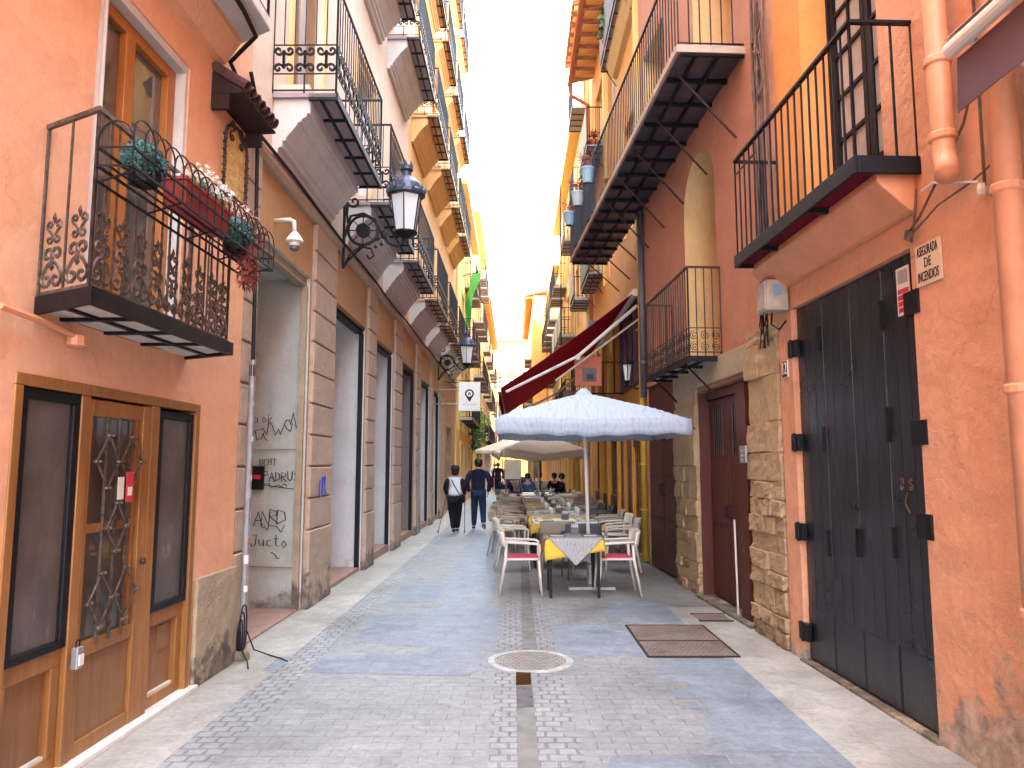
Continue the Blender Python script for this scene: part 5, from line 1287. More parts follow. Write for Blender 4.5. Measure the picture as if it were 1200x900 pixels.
far_house('RF', 37.05, 50, 11.8, YEL2, 'yellow house beyond the orange balconied one on the right side', 6, 3.4, 2.9, 2.3, .5, SOFFY, YELREV, PINKP, eave=False)
FR['RG'] = (1.45, 0.0, 1)
far_house('RG', 50.05, 68, 13.2, ORF, 'orange house standing forward at the far right bend of the lane', 7, 3.4, 3.0, 2.6, .45, SOFFY, YEL2, YEL)
def end_house(x, y, w, H, mt, label, cols, zrows, name='end_house'):
    o = thing(name, label, 'building', (x, y, 0)); g_ = -1
    hs = [(a, a+1.05, z, z+1.7, .2) for a in cols for z in zrows]
    m = MB(g_); wall_cells(m, 0, w, 0, H, hs); shell(m, 0, w, H, depth=8); m.build('wall', mt, o)
    for (a, b, c, d, _) in hs:
        f = MB(g_).box(a, a+.08, -.16, -.08, c, d).box(b-.08, b, -.16, -.08, c, d).box(a+.08, b-.08, -.16, -.08, d-.08, d).box((a+b)/2-.04, (a+b)/2+.04, -.16, -.08, c, d-.08).build('window', WHITE, o)
        MB(g_).box(a+.08, b-.08, -.15, -.13, c, d-.08).build('pane', WGL, f); MB(g_).box(a, b, -.07, .0, d-.5, d).build('roller_blind', TERRA, f)
        m = MB(g_); m.box(a-.12, b+.12, 0, .06, c-.14, c).box(a-.12, b+.12, 0, .05, d, d+.15); m.build('sill', CREAMP, f)
    m = MB(g_); m.box(-.1, w+.1, -.2, .35, H-.2, H+.05).box(0, w, 0, .12, H-1.4, H-1.25); m.build('cornice', YEL2, o)
    return o
end_house(-2.6, 76, 5.6, 14.6, YEL2, 'pale yellow house closing the far end of the street', (.6, 2.1, 3.6), (3.3, 6.4, 9.5))
end_house(3.05, 78, 7, 11.0, CREAMP, 'lower cream house behind the right side of the street end', (.6, 2.4, 4.2), (3.3, 6.4))

# green banner and vegetation, far left
bn, _ = fthing('LF', 'green_banner', 'green cloth banner hanging slanted from the bright yellow house', 'banner', 30.8, 0, 6.9)
MB(-1).tube([(0, 0, 2.7), (0, .75, 2.9)], .02, 6).build('pole', IRON, bn)
m = MB(-1); m.grid(lambda u, v: (.12*math.sin(v*5+u*3), .05+.40*u*(.55+.45*v)+.30*v**1.5+.05*math.sin(v*9), 2.75-2.4*(1-v)+.14*u), 8, 20); m.build('cloth', GREEN, bn, solid=.008)
def climber(s, z0, z1, w, mt, label, cnt=900):
    t, g_ = fthing('LF', 'climbing_plant', label, 'climbing plant', s, .02, 0)
    m = MB(g_)
    for i in range(4): m.tube([(random.uniform(-.2, .2), .05, 0), (random.uniform(-.3, .3), .1, z0), (random.uniform(-w, w)*.5, .15, (z0+z1)/2)], .02, 5)
    m.build('stem', DARKW, t)
    m = MB(g_)
    for i in range(14): 
        c = (random.uniform(-w, w), random.uniform(.15, .55), random.uniform(z0, z1)); m.leaves(c, (.5, .3, .4), cnt//14, .09, .1)
    m.build('foliage', mt, t, recalc=False)
climber(36.5, 2.3, 5.2, 1.3, LEAF, 'dark green climber hanging over the far shop doors on the left')
climber(42, 2.4, 4.6, 1.4, LEAFY, 'yellow green climber over a far doorway on the left', 700)
# wires across the street
def wire(a, b, sag, label, r=.012):
    pts = [tuple(Vector(a).lerp(Vector(b), t/12)-Vector((0, 0, sag*4*(t/12)*(1-t/12)))) for t in range(13)]
    o = MB().tube(pts, r, 5).build('overhead_wire', BCABLE); tag(o, label, 'wire', None)
wire((-2.2, 23, 4.2), (2.3, 27, 5.2), .25, 'dark wire sagging across the street above the pin sign')
wire((-2.2, 26, 4.6), (2.3, 30, 5.9), .3, 'farther dark wire sagging across the street between upper floors', .010)
wire((1.62, 24, 13.2), (1.62, 24, 3.2), 0, 'straight thin cable hanging down in front of the orange balconied house', .02)
wire((1.72, 36, 13.0), (1.72, 36, 4.0), 0, 'straight thin cable hanging down farther along the right side', .02)

# ================================================================== TERRACE FURNITURE
def chair_proto(mt, cush, label):
    t = thing('armchair', label, 'chair')
    m = MB(); m.grid(lambda u, v: (-.22+.44*u, (-.22+.44*v), .425+.015*math.cos(PI*(u-.5))*0+.02*(abs(v-.5)*2)**3), 6, 6); m.build('seat', mt, t, smooth=True, solid=.022)
    m = MB(); m.grid(lambda u, v: (-.20-.085*math.cos(PI*(u-.5)*.95)-.03*v, .25*math.sin(PI*(u-.5)*.98), .60+.175*v+.012*math.cos(PI*(u-.5))*v), 14, 4); m.build('backrest', mt, t, smooth=True, solid=.016)
    for sy in (-1, 1):
        MB().tube([(.20, sy*.21, .43), (.235, sy*.235, .0)], [.018, .011], 8).build('leg', mt, t, smooth=True)
        MB().tube([(-.20, sy*.20, .62), (-.21, sy*.205, .43), (-.29, sy*.235, .0)], [.018, .020, .011], 8).build('leg', mt, t, smooth=True)
        MB().tube([(-.22, sy*.235, .655), (-.05, sy*.25, .645), (.16, sy*.25, .635), (.205, sy*.245, .62), (.21, sy*.235, .57), (.20, sy*.21, .43)], [.016]*5+[.014], 8).build('armrest', mt, t, smooth=True)
    m = MB(); m.box(-.19, .2, -.19, .19, .435, .468); m.build('cushion', cush, t, bev=.014) if cush else m.bm.free()
    return t
protos = {}
def chair(kind, x, y, rot, label, group):
    if kind not in protos:
        protos[kind] = chair_proto(*{'white': (STRAPW, PINK), 'taupe': (TAUPE, None), 'cream': (STRAPW, None), 'grey': (GREYC, None), 'tc': (TAUPE, YCLOTH)}[kind], label); c = protos[kind]
    else: c = copy_tree(protos[kind])
    c.location = (x, y, .006); c.rotation_euler = (0, 0, rot); c['label'] = label; c['group'] = group
    return c
def table_proto(w, d, label):
    t = thing('dining_table', label, 'table'); MB().box(-w/2, w/2, -d/2, d/2, .675, .70).build('tabletop', GREYC, t, bev=.004)
    for sx in (-1, 1):
        for sy in (-1, 1): MB().box(sx*(w/2-.05)-.017, sx*(w/2-.05)+.017, sy*(d/2-.05)-.017, sy*(d/2-.05)+.017, 0, .675).build('leg', BLK, t)
    return t
def cloth(name, tw, td, cw, cd, rot, zt, mt, x, y, label, cat, group=None, seed=0, n=26, off=(0, 0)):
    ca_, sa_ = math.cos(rot), math.sin(rot)
    def fn(u, v):
        a, b = (u-.5)*cw, (v-.5)*cd; px, py = a*ca_-b*sa_+off[0], a*sa_+b*ca_+off[1]
        qx, qy = max(-tw/2, min(tw/2, px)), max(-td/2, min(td/2, py)); ex, ey = px-qx, py-qy; d = math.hypot(ex, ey)
        if d < 1e-6: return (px, py, zt)
        k_ = .10+.10*math.sin((px-py)*17+seed); return (qx+ex/d*min(d, .012+.11*d)*(1+k_), qy+ey/d*min(d, .012+.11*d)*(1+k_), zt-d*.985)
    o = MB().grid(fn, n, n).build(name, mt, None, (x, y, .006), smooth=True, solid=.003); tag(o, label, cat, group); return o
G_CH = 'armchairs along the restaurant terrace'; G_TB = 'tables along the restaurant terrace'
tb1 = table_proto(.68, .68, 'front terrace table with thin black legs nearest the camera'); tb1.location = (.76, 9.45, .006); tb1['group'] = G_TB
cloth('tablecloth', .68, .68, 1.06, 1.06, R(9), .704, YCLOTH, .76, 9.45, 'yellow tablecloth with drooping corners on the front table', 'tablecloth', 'yellow tablecloths', 2)
cloth('table_runner', .70, .70, .74, .74, R(45), .711, RUNNER, .76, 9.45, 'grey patterned cloth laid cornerwise over the yellow cloth of the front table', 'table runner', None, 1, 40, (.01, -.15))
chair('white', .13, 9.47, 0, 'white armchair with pink cushion on the left of the front table', G_CH)
chair('white', 1.29, 9.47, PI, 'white armchair with pink cushion on the right of the front table', G_CH)
chair('cream', .02, 11.6, R(5), 'cream armchair on the left of the second table, behind the front left chair', G_CH)
chair('cream', 1.66, 11.5, PI-R(6), 'cream armchair on the right of the second table, nearer of the two there', G_CH)
chair('cream', 1.72, 12.6, PI+R(4), 'cream armchair on the right of the second table, farther of the two there', G_CH)
chair('taupe', .66, 11.15, PI/2, 'taupe armchair with its back to the camera in front of the second table', G_CH)
chair('grey', .98, 10.75, PI/2+.1, 'charcoal armchair with its back to the camera, right behind the front table', G_CH)
ords = ['second', 'third', 'fourth', 'fifth', 'sixth', 'seventh', 'eighth', 'ninth']
ys = [12.1, 13.8, 15.5, 17.2, 18.9, 20.6, 22.4, 24.2]
tb2 = None
gl_proto = None
def wineglass():
    t = thing('wine_glass', 'x', 'glass'); MB().lathe((0, 0, 0), [(.03, 0), (.03, .003), (.005, .01), (.004, .08), (.02, .10), (.034, .13), (.034, .16), (.028, .19)], 10).build('bowl', simple('clear_glass_grey', (.55, .60, .63), .08, .1, 5, 0), t, smooth=True); return t
def caddy():
    t = thing('cutlery_caddy', 'x', 'caddy'); MB().box(-.05, .05, -.04, .04, 0, .09).build('box', GREYC, t, bev=.005)
    m = MB()
    for i in range(5): m.box(-.04+i*.018, -.03+i*.018, -.02, .02, .05, .13+.01*(i % 2))
    m.build('napkins', PAPER, t); return t
items = {}
def place(kind, x, y, z, label, group, rot=0):
    if kind not in items: items[kind] = {'glass': wineglass, 'caddy': caddy, 'mat': matp}[kind](); o = items[kind]
    else: o = copy_tree(items[kind])
    o.location = (x, y, z); o.rotation_euler = (0, 0, rot); o['label'] = label; o['group'] = group
def matp():
    t = thing('placemat', 'x', 'placemat'); MB().box(-.15, .15, -.105, .105, 0, .004).build('mat', GREYC, t)
    MB().box(-.1, -.02, -.08, .08, .004, .010).build('napkin', PAPER, t); return t
GT = .006
place('caddy', .80, 9.62, .718, 'dark cutlery caddy with napkins at the back of the front table', 'caddies on the tables')
place('mat', .56, 9.42, .719, 'dark placemat on the left side of the front table', 'placemats', PI/2); place('mat', .98, 9.45, .719, 'dark placemat on the right side of the front table', 'placemats', PI/2)
for i, y in enumerate(ys):
    w = 1.05; x = .84
    if tb2 is None: tb2 = table_proto(w, .8, ''); t = tb2
    else: t = copy_tree(tb2)
    t.location = (x, y, .006); t['label'] = 'long terrace table, %s back from the front of the terrace' % ords[i]; t['group'] = G_TB
    cloth('tablecloth', w, .8, w+.36 if i < 3 else w+.2, 1.05, R(4), .704, (YCLOTH if i in (0, 1, 3) else (WHITE if i % 2 else BEIGE)), x, y, '%s tablecloth on the %s table from the front' % ('yellow' if i in (0, 1, 3) else ('white' if i % 2 else 'cream'), ords[i]), 'tablecloth', 'yellow tablecloths' if i in (0, 1, 3) else 'pale tablecloths', i, 16)
    if i < 2: cloth('table_runner', w+.01, .81, w+.1, .86, R(0), .711, WHITE if i == 0 else RUNNER, x, y, '%s cloth over the yellow one on the %s table' % ('white' if i == 0 else 'grey patterned', ords[i]), 'table runner', None, i, 14)
    for k_, (dx, dy) in enumerate(((-.3, -.2), (.3, -.2), (-.3, .22), (.3, .22))):
        if i < 6:
            w_ = ('front left', 'front right', 'back left', 'back right')[k_]
            place('glass', x+dx*.7, y+dy*.8, .724, 'wine glass at the %s of the %s table' % (w_, ords[i]), 'wine glasses on the tables')
            if i < 3: place('mat', x+dx*1.1, y+dy*1.1, .719, 'dark placemat at the %s of the %s table' % (w_, ords[i]), 'placemats')
    if i < 6: place('caddy', x+.02, y+.05, .722, 'dark cutlery caddy on the %s table from the front' % ords[i], 'caddies on the tables', .4)
    if i > 0:
        kd = 'tc' if i % 3 == 1 else 'taupe'
        for q, dy in enumerate((-.3, .32)):
            pos = 'nearer' if q == 0 else 'farther'
            chair(kd, x-.84+random.uniform(-.13, .08), y+dy*.95, random.uniform(-.35, .35), '%s armchair on the left of the %s table' % (pos, ords[i]), G_CH)
            chair(kd if i != 2 else 'grey', x+.84+random.uniform(-.06, .12), y+dy*.95, PI+random.uniform(-.35, .35), '%s armchair on the right of the %s table' % (pos, ords[i]), G_CH)
# umbrellas
def umbrella(x, y, w, zp, ze, mt, label, val=.18, tilt=0, pole=WHITE, sag=.12, group='terrace umbrellas', rz=0, droop=0):
    t = thing('umbrella', label, 'umbrella', (x, y, .006), rz, group)
    h = w/2
    def fn(u, v):
        a, b = (u-.5)*2, (v-.5)*2; d = max(abs(a), abs(b)); c_ = min(abs(a), abs(b))/(d+1e-6)
        z = zp-(zp-ze)*d**1.15+ -sag*(1-c_)**1.5*d*d*.5 + .010*math.sin(a*19+b*7)*d
        pull = 1-.045*(1-c_*c_)*d*d
        return (a*h*pull, b*h*pull, z+droop*a)
    m = MB(); m.grid(fn, 32, 32); m.build('canopy', mt, t, smooth=True, solid=.004)
    m = MB(); nn = 30
    for side in range(4):
        def vf(u, v, side=side):
            e = {0: (u, 0), 1: (1, u), 2: (1-u, 1), 3: (0, 1-u)}[side]; p = fn(*e); wv = .008*math.sin(u*22+side)*v; o = ((0, -1), (1, 0), (0, 1), (-1, 0))[side]
            return (p[0]+o[0]*(wv+.004), p[1]+o[1]*(wv+.004), p[2]-val*v*(1-.05*math.sin(u*PI*6)**2))
        m.grid(vf, nn, 3)
    m.build('valance', mt, t, smooth=True, solid=.004)
    m = MB(); m.lathe((0, 0, zp-.03), [(.13, -.01), (.10, .04), (.04, .09), (.005, .10)], 12); m.build('top_cap', mt, t)
    m = MB(); m.tube([(tilt, 0, .03), (0, 0, zp)], .024, 12); m.build('pole', pole, t, smooth=True)
    for a in range(8):
        c_, s_ = [(1, 1), (1, 0), (1, -1), (0, -1), (-1, -1), (-1, 0), (-1, 1), (0, 1)][a]
        e = fn(.5+c_*.49, .5+s_*.49); MB().tube([(0, 0, zp-.06), (e[0], e[1], e[2]-.02)], .011, 5).build('rib', pole, t); 
        MB().tube([(0, 0, zp-.55), (e[0]*.5, e[1]*.5, (zp-.06)*.5+(e[2]-.02)*.5)], .008, 5).build('strut', pole, t)
    MB().lathe((0, 0, zp-.6), [(.045, 0), (.045, .07)], 10).build('runner_hub', pole, t)
    m = MB(); m.box(tilt-.30, tilt+.30, -.28, .28, 0, .035); m.lathe((tilt, 0, .035), [(.05, 0), (.045, .25), (.03, .27)], 10); m.build('base_plate', GREYM, t)
    return t
umbrella(.97, 10.0, 2.34, 2.56, 2.15, UMBW, 'large square white blue printed umbrella over the front tables', .19, .06, sag=.05)
umbrella(.74, 20.8, 2.35, 2.42, 2.0, BEIGE, 'cream umbrella with drooping edge halfway along the terrace', .16, 0, PALEM, rz=R(8), sag=.3)
umbrella(-.25, 31, 2.3, 2.62, 2.2, BEIGE, 'farther cream umbrella left of the terrace row', .15, 0, PALEM, rz=R(-4))
umbrella(1.0, 26.5, 2.6, 2.65, 2.2, BEIGE, 'far cream umbrella close to the right hand wall', .15, 0, DARKW, rz=R(4))
# boards at the far end of the terrace
for x, y, lab, w in ((.02, 23.6, 'cream menu board standing at the far end of the terrace', .5), (.95, 28, 'smaller cream menu board farther back near the right hand shops', .3)):
    o = thing('menu_board', lab, 'menu board', (x, y, .006)); MB().box(-w/2, w/2, -.02, .02, 1.15, 1.72).build('board', BEIGE, o, bev=.01)
    MB().box(-w/2-.02, w/2+.02, .02, .04, 1.12, 1.75).build('frame', REDBR, o)
    for sx in (-1, 1): MB().box(sx*(w/2-.04)-.02, sx*(w/2-.04)+.02, .04, .07, 0, 1.2).build('leg', REDBR, o)
rk = thing('display_rack', 'tall red and orange shelf rack standing far down the street', 'rack', (-.55, 44, .006))
for sx in (-.5, 0, .5): MB().box(sx-.03, sx+.03, -.15, .15, 0, 2.0).build('upright', REDC, rk)
for z in (.5, .9, 1.3, 1.7): MB().box(-.5, .5, -.14, .14, z, z+.04).build('shelf', REDC, rk)
# ================================================================== PEOPLE
def skin(name, J, E, mat, parent, root, sub=2, loc=None):
    names = list(J); me = bpy.data.meshes.new(name); me.from_pydata([J[k][:3] for k in names], [(names.index(a), names.index(b)) for a, b in E], [])
    o = bpy.data.objects.new(name, me); COL.objects.link(o); me.materials.append(mat); o.parent = parent
    md = o.modifiers.new('skin', 'SKIN'); md.use_smooth_shade = True; md.branch_smoothing = .6
    for i, k in enumerate(names):
        r_ = J[k][3]; me.skin_vertices[0].data[i].radius = r_ if isinstance(r_, tuple) else (r_, r_); me.skin_vertices[0].data[i].use_root = (k == root)
    s_ = o.modifiers.new('sub', 'SUBSURF'); s_.levels = s_.render_levels = sub
    return o
def hand(J, E, wr, side, d=(0, .3, -1), curl=.35):
    """palm, four unequal bent fingers and a thumb, grown out of the wrist joint"""
    w = Vector(J[wr][:3]); d = Vector(d).normalized(); a = Vector((side, 0, 0)); f = d.cross(a).normalized()
    p = w+d*.05; J[wr+'p'] = (*p, .026); E.append((wr, wr+'p'))
    for i, (o_, l) in enumerate(((-.027, .062), (-.009, .072), (.009, .068), (.027, .052))):
        b = p+d*.035+f*o_; c = b+d*l*.5+a*(-side*0)-a*side*.0; c2 = c+(d*(1-curl)-a*curl*1.0).normalized()*l*.5
        for q, (pt, r_) in enumerate(((b, .0095), (c, .0085), (c2, .007))):
            nm = wr+'f%d%d' % (i, q); J[nm] = (*pt, r_); E.append((wr+'p' if q == 0 else wr+'f%d%d' % (i, q-1), nm))
    b = w+d*.035-f*.03; c = b-f*.02+d*.03
    for q, (pt, r_) in enumerate(((b, .011), (c, .009), (c+d*.022, .0075))):
        nm = wr+'t%d' % q; J[nm] = (*pt, r_); E.append((wr if q == 0 else wr+'t%d' % (q-1), nm))
def head_detail(t, c, hair, hz=0, bun=False, face=1):
    m = MB(); 
    m.lathe((c[0], c[1]-.012*face, c[2]), [(.04, -.10), (.085, -.06), (.104, .0), (.103, .04), (.085, .085), (.045, .112), (.005, .118)], 16, 1, 1.1)
    o = m.build('hair', hair, t, smooth=True)
    m = MB()
    for sx in (-1, 1): m.lathe((c[0]+sx*.082, c[1]+.01, c[2]-.03), [(.004, -.03), (.014, -.01), (.016, .015), (.004, .03)], 8)
    m.lathe((c[0], c[1]+.098*face, c[2]-.03), [(.006, .03), (.014, -.01), (.010, -.018)], 6)
    m.build('ears_and_nose', SKIN, t, smooth=True)
    m = MB()
    for sx in (-1, 1): m.lathe((c[0]+sx*.032, c[1]+.088*face, c[2]-.005), [(.002, -.007), (.011, 0), (.002, .007)], 8)
    m.box(c[0]-.024, c[0]+.024, c[1]+.085*face, c[1]+.094*face, c[2]-.068, c[2]-.060); m.build('eyes_and_mouth', INK, t)
def walker(x, y, H, kind, label, rz=0):
    t = thing('person', label, 'person', (x, y, .006), rz); k = H/1.74; wm = kind == 'woman'
    hw = .115 if wm else .10; sh = .165 if wm else .20
    if wm: legs = {'lh': (-.085, 0, .88, .115), 'lk': (-.075, .04, .48, .07), 'la': (-.03, -.03, .09, .045), 'lt': (-.03, .10, .035, .038), 'rh': (.085, 0, .88, .115), 'rk': (.075, .10, .50, .07), 'ra': (.045, .12, .09, .045), 'rt': (.05, .25, .04, .038)}
    else: legs = {'lh': (-.09, 0, .90, .10), 'lk': (-.10, .08, .50, .068), 'la': (-.11, .10, .09, .045), 'lt': (-.12, .23, .035, .04), 'rh': (.09, 0, .90, .10), 'rk': (.11, .03, .50, .068), 'ra': (.13, -.22, .17, .045), 'rt': (.15, -.13, .05, .04)}
    if wm: arms = {'le': (-.25, -.06, 1.14, .04), 'lw': (-.235, .14, .98, .026), 're': (.24, -.06, 1.14, .04), 'rw': (.24, .14, .98, .026)}
    else: arms = {'le': (-.29, -.07, 1.16, .046), 'lw': (-.24, .06, .93, .03), 're': (.29, -.07, 1.16, .046), 'rw': (.24, .06, .93, .03)}
    J = {'pel': (0, 0, .95, (.13, .10)), 'wai': (0, 0, 1.10, (.12, .09)), 'che': (0, .0, 1.30, (.15, .105)), 'nek': (0, 0, 1.475, .052), 'hd': (0, .01, 1.58, .07), 'hm': (0, .015, 1.65, .088), 'ht': (0, .01, 1.71, .06),
         'ls': (-sh, 0, 1.41, .055), 'rs': (sh, 0, 1.41, .055), **legs, **arms}
    E = [('pel', 'wai'), ('wai', 'che'), ('che', 'nek'), ('nek', 'hd'), ('hd', 'hm'), ('hm', 'ht'), ('che', 'ls'), ('che', 'rs'), ('ls', 'le'), ('le', 'lw'), ('rs', 're'), ('re', 'rw'), ('pel', 'lh'), ('lh', 'lk'), ('lk', 'la'), ('la', 'lt'), ('pel', 'rh'), ('rh', 'rk'), ('rk', 'ra'), ('ra', 'rt')]
    hand(J, E, 'lw', -1, (0, .8, -.5) if wm else (.1, .3, -1), .6); hand(J, E, 'rw', 1, (0, .8, -.5) if wm else (-.1, .3, -1), .6)
    S = lambda d: {a: (b[0]*k, b[1]*k, b[2]*k, b[3]) for a, b in d.items()}
    skin('body', S({a: ((*b[:3], b[3]*.88) if not isinstance(b[3], tuple) else (*b[:3], tuple(q*.85 for q in b[3]))) for a, b in J.items()}), E, SKIN, t, 'pel')
    g_ = .026
    inf = lambda n, extra=g_: (*J[n][:3], tuple(q+extra for q in J[n][3]) if isinstance(J[n][3], tuple) else J[n][3]+extra)
    if wm:
        skin('vest', S({'hip': (0, 0, .92, (.19, .14)), 'wai': (0, 0, 1.08, (.165, .125)), 'che': (0, 0, 1.28, (.175, .13)), 'sho': (0, 0, 1.40, (.15, .10)), 'ls': (-.13, 0, 1.41, .06), 'rs': (.13, 0, 1.41, .06), 'col': (0, 0, 1.48, .06)}), [('hip', 'wai'), ('wai', 'che'), ('che', 'sho'), ('sho', 'ls'), ('sho', 'rs'), ('sho', 'col')], WVEST, t, 'che')
        for s_ in 'lr': skin('sleeve', S({'s': inf(s_+'s', .022), 'm': (J[s_+'s'][0]*.55+J[s_+'e'][0]*.5, -.03, 1.28, .068), 'e': inf(s_+'e', .022), 'w': inf(s_+'w', .016)}), [('s', 'm'), ('m', 'e'), ('e', 'w')], BLACKC, t, 's')
        tr = BLACKC
    else:
        skin('jacket', S({'hip': (0, 0, .90, (.185, .13)), 'wai': (0, 0, 1.08, (.18, .13)), 'che': (0, 0, 1.28, (.20, .14)), 'sho': (0, -.01, 1.42, (.15, .10)), 'ls': inf('ls', .035), 'rs': inf('rs', .035), 'le': inf('le', .03), 're': inf('re', .03), 'lw': inf('lw', .022), 'rw': inf('rw', .022), 'col': (0, -.005, 1.50, .068)}), [('hip', 'wai'), ('wai', 'che'), ('che', 'sho'), ('sho', 'ls'), ('sho', 'rs'), ('sho', 'col'), ('ls', 'le'), ('le', 'lw'), ('rs', 're'), ('re', 'rw')], NAVY, t, 'che')
        tr = JEANS
    skin('trousers', S({'pel': (0, 0, .94, (.165 if wm else .15, .13)), **{s_+q: inf(s_+q, .022 if q != 'a' else .018) for s_ in 'lr' for q in 'hka'}}), [('pel', 'lh'), ('lh', 'lk'), ('lk', 'la'), ('pel', 'rh'), ('rh', 'rk'), ('rk', 'ra')], tr, t, 'pel')
    for s_ in 'lr':
        a, b = Vector(J[s_+'a'][:3]), Vector(J[s_+'t'][:3]); d = (b-a); d.normalize()
        skin('shoe', S({'a': (a.x, a.y-.03, a.z-.02, .045), 'm': (*((a+b)/2-Vector((0, 0, .01))), .046), 't': (b.x, b.y+.02, b.z+.005, .036)}), [('a', 'm'), ('m', 't')], SHOE, t, 'm')
        if not wm:
            skin('sole', S({'a': (a.x, a.y-.04, a.z-.060, .018), 't': (b.x, b.y+.03, b.z-.03, .018)}), [('a', 't')], WSOLE, t, 'a')
    head_detail(t, (0, .01, 1.635*k), HAIR)
    if wm:
        MB().lathe((0, .01, 1.62*k), [(.11, .03), (.112, .05), (.10, .10), (.05, .125), (.01, .13)], 16).build('cap', BLACKC, t, smooth=True)
        skin('bob_hair', {'a': (0, -.02, 1.60*k, (.112, .10)), 'b': (0, -.03, 1.53*k, (.10, .075)), 'c': (0, -.03, 1.48*k, (.06, .05))}, [('a', 'b'), ('b', 'c')], HAIR, t, 'a')
        MB().tube([(-.11*k, -.06, 1.44*k), (-.02*k, -.150, 1.26*k), (.12*k, -.150, 1.02*k), (.20*k, -.05, .93*k)], .012, 4).build('bag_strap', BLK, t)
        MB().lathe((.21*k, .02, .88*k), [(.03, -.10), (.07, -.08), (.08, .02), (.05, .10)], 10, .7, 1.2).build('bag', BLK, t, smooth=True)
    return t, k
wt_, kw = walker(-1.36, 17.85, 1.58, 'woman', 'woman seen from behind in a white vest and black cap walking with poles', R(-3))
walker(-.83, 18.5, 1.75, 'man', 'man seen from behind in a navy jacket and jeans walking beside the woman', R(2))
for sx, dx, dy, lab in ((-1, -.16, -.3, 'walking pole trailing out to the left from the hand of the woman'), (1, .02, -.16, 'walking pole held upright in the right hand of the woman')):
    hx, hy, hz = -1.36+sx*.24*kw, 17.85+.19, .94*kw
    p = thing('walking_pole', lab, 'walking pole', (hx+dx, hy+dy-.12, .006)); MB().tube([(0, 0, 0), (-dx, -dy+.12, hz)], .009, 6).build('shaft', IRONS, p)
    MB().tube([(-dx, -dy+.12, hz-.06), (-dx*1.02, (-dy+.12)*1.05, hz+.08)], .017, 8).build('grip', BLK, p); MB().lathe((0, 0, .04), [(.03, 0), (.03, .01)], 10).build('basket', BLK, p)
def seated(x, y, rz, mt, tmt, label, hair=HAIR, lean=0):
    t = thing('person', label, 'person', (x, y, .006), rz); q = .48
    J = {'pel': (0, 0, q+.06, (.13, .11)), 'wai': (0, 0, q+.22, (.12, .09)), 'che': (0, .02+lean, q+.42, (.15, .105)), 'nek': (0, .03+lean, q+.58, .052), 'hd': (0, .05+lean, q+.67, .07), 'hm': (0, .055+lean, q+.74, .088), 'ht': (0, .05+lean, q+.80, .06)}
    E = [('pel', 'wai'), ('wai', 'che'), ('che', 'nek'), ('nek', 'hd'), ('hd', 'hm'), ('hm', 'ht')]
    for s_, sx in (('l', -1), ('r', 1)):
        J.update({s_+'s': (sx*.18, .02+lean, q+.52, .055), s_+'e': (sx*.24, .06+lean, q+.28, .045), s_+'w': (sx*.15, .30+lean, q+.27, .03), s_+'h': (sx*.10, .05, q+.03, .09), s_+'k': (sx*.13, .45, q+.02, .065), s_+'a': (sx*.13, .42, .09, .045), s_+'t': (sx*.13, .55, .035, .038)})
        E += [('che', s_+'s'), (s_+'s', s_+'e'), (s_+'e', s_+'w'), ('pel', s_+'h'), (s_+'h', s_+'k'), (s_+'k', s_+'a'), (s_+'a', s_+'t')]
        hand(J, E, s_+'w', sx, (-.2*sx, 1, -.1), .5)
    skin('body', {a: ((*b[:3], b[3]*.88) if not isinstance(b[3], tuple) else (*b[:3], tuple(v*.85 for v in b[3]))) for a, b in J.items()}, E, SKIN, t, 'pel', 1)
    inf = lambda n, e: (*J[n][:3], tuple(v+e for v in J[n][3]) if isinstance(J[n][3], tuple) else J[n][3]+e)
    skin('jacket', {n: inf(n, .028) for n in ('pel', 'wai', 'che', 'ls', 'le', 'lw', 'rs', 're', 'rw')}, [('pel', 'wai'), ('wai', 'che'), ('che', 'ls'), ('ls', 'le'), ('le', 'lw'), ('che', 'rs'), ('rs', 're'), ('re', 'rw')], mt, t, 'che', 1)
    skin('trousers', {n: inf(n, .018) for n in ('pel', 'lh', 'lk', 'la', 'rh', 'rk', 'ra')}, [('pel', 'lh'), ('lh', 'lk'), ('lk', 'la'), ('pel', 'rh'), ('rh', 'rk'), ('rk', 'ra')], tmt, t, 'pel', 1)
    head_detail(t, (0, .05+lean, q+.725), hair)
    chair('grey', x, y, rz+PI/2, 'chair carrying the %s' % label.split(' seated')[0].replace('person', 'seated person'), 'occupied chairs')
    return t
for a in ((1.75, 25.6, R(80), BLACKC, BLACKC, 'person in black seated by the right wall past the last table'), (1.55, 27.0, R(150), BLACKC, JEANS, 'person in a black coat seated facing the camera near the right wall'),
          (-.25, 25.4, R(-20), NAVY, JEANS, 'person in navy seated with back to the lane left of the menu board'), (.55, 25.9, R(170), BLUEC, BLACKC, 'person in teal blue seated behind the menu board'),
          (.1, 27.2, R(200), TAUPE, JEANS, 'person in beige seated at the far left of the terrace'), (1.0, 27.4, R(185), WVEST, JEANS, 'person in white seated facing the camera at the far tables'), (.25, 29.5, R(160), BLACKC, BLACKC, 'person in dark clothes seated farthest down the terrace')):
    seated(*a)
for i, (x, y, w) in enumerate(((.3, 26.5, .8), (1.2, 26.3, .8), (.7, 28.6, .8))):
    t = copy_tree(tb2); t.location = (x, y, .006); t['label'] = ('table between the navy and beige seated people', 'table beside the people in black near the right wall', 'farthest table on the terrace')[i]; t['group'] = G_TB
def stander(x, y, H, mt, tm, label, rz):
    t, k = walker(x, y, H, 'man', label, rz)
    for c in t.children:
        if c.name.startswith('jacket'): c.data.materials.clear(); c.data.materials.append(mt)
        if c.name.startswith('trousers'): c.data.materials.clear(); c.data.materials.append(tm)
stander(-.75, 40, 1.70, BLACKC, BLACKC, 'distant person in black walking in the middle of the lane', 0)
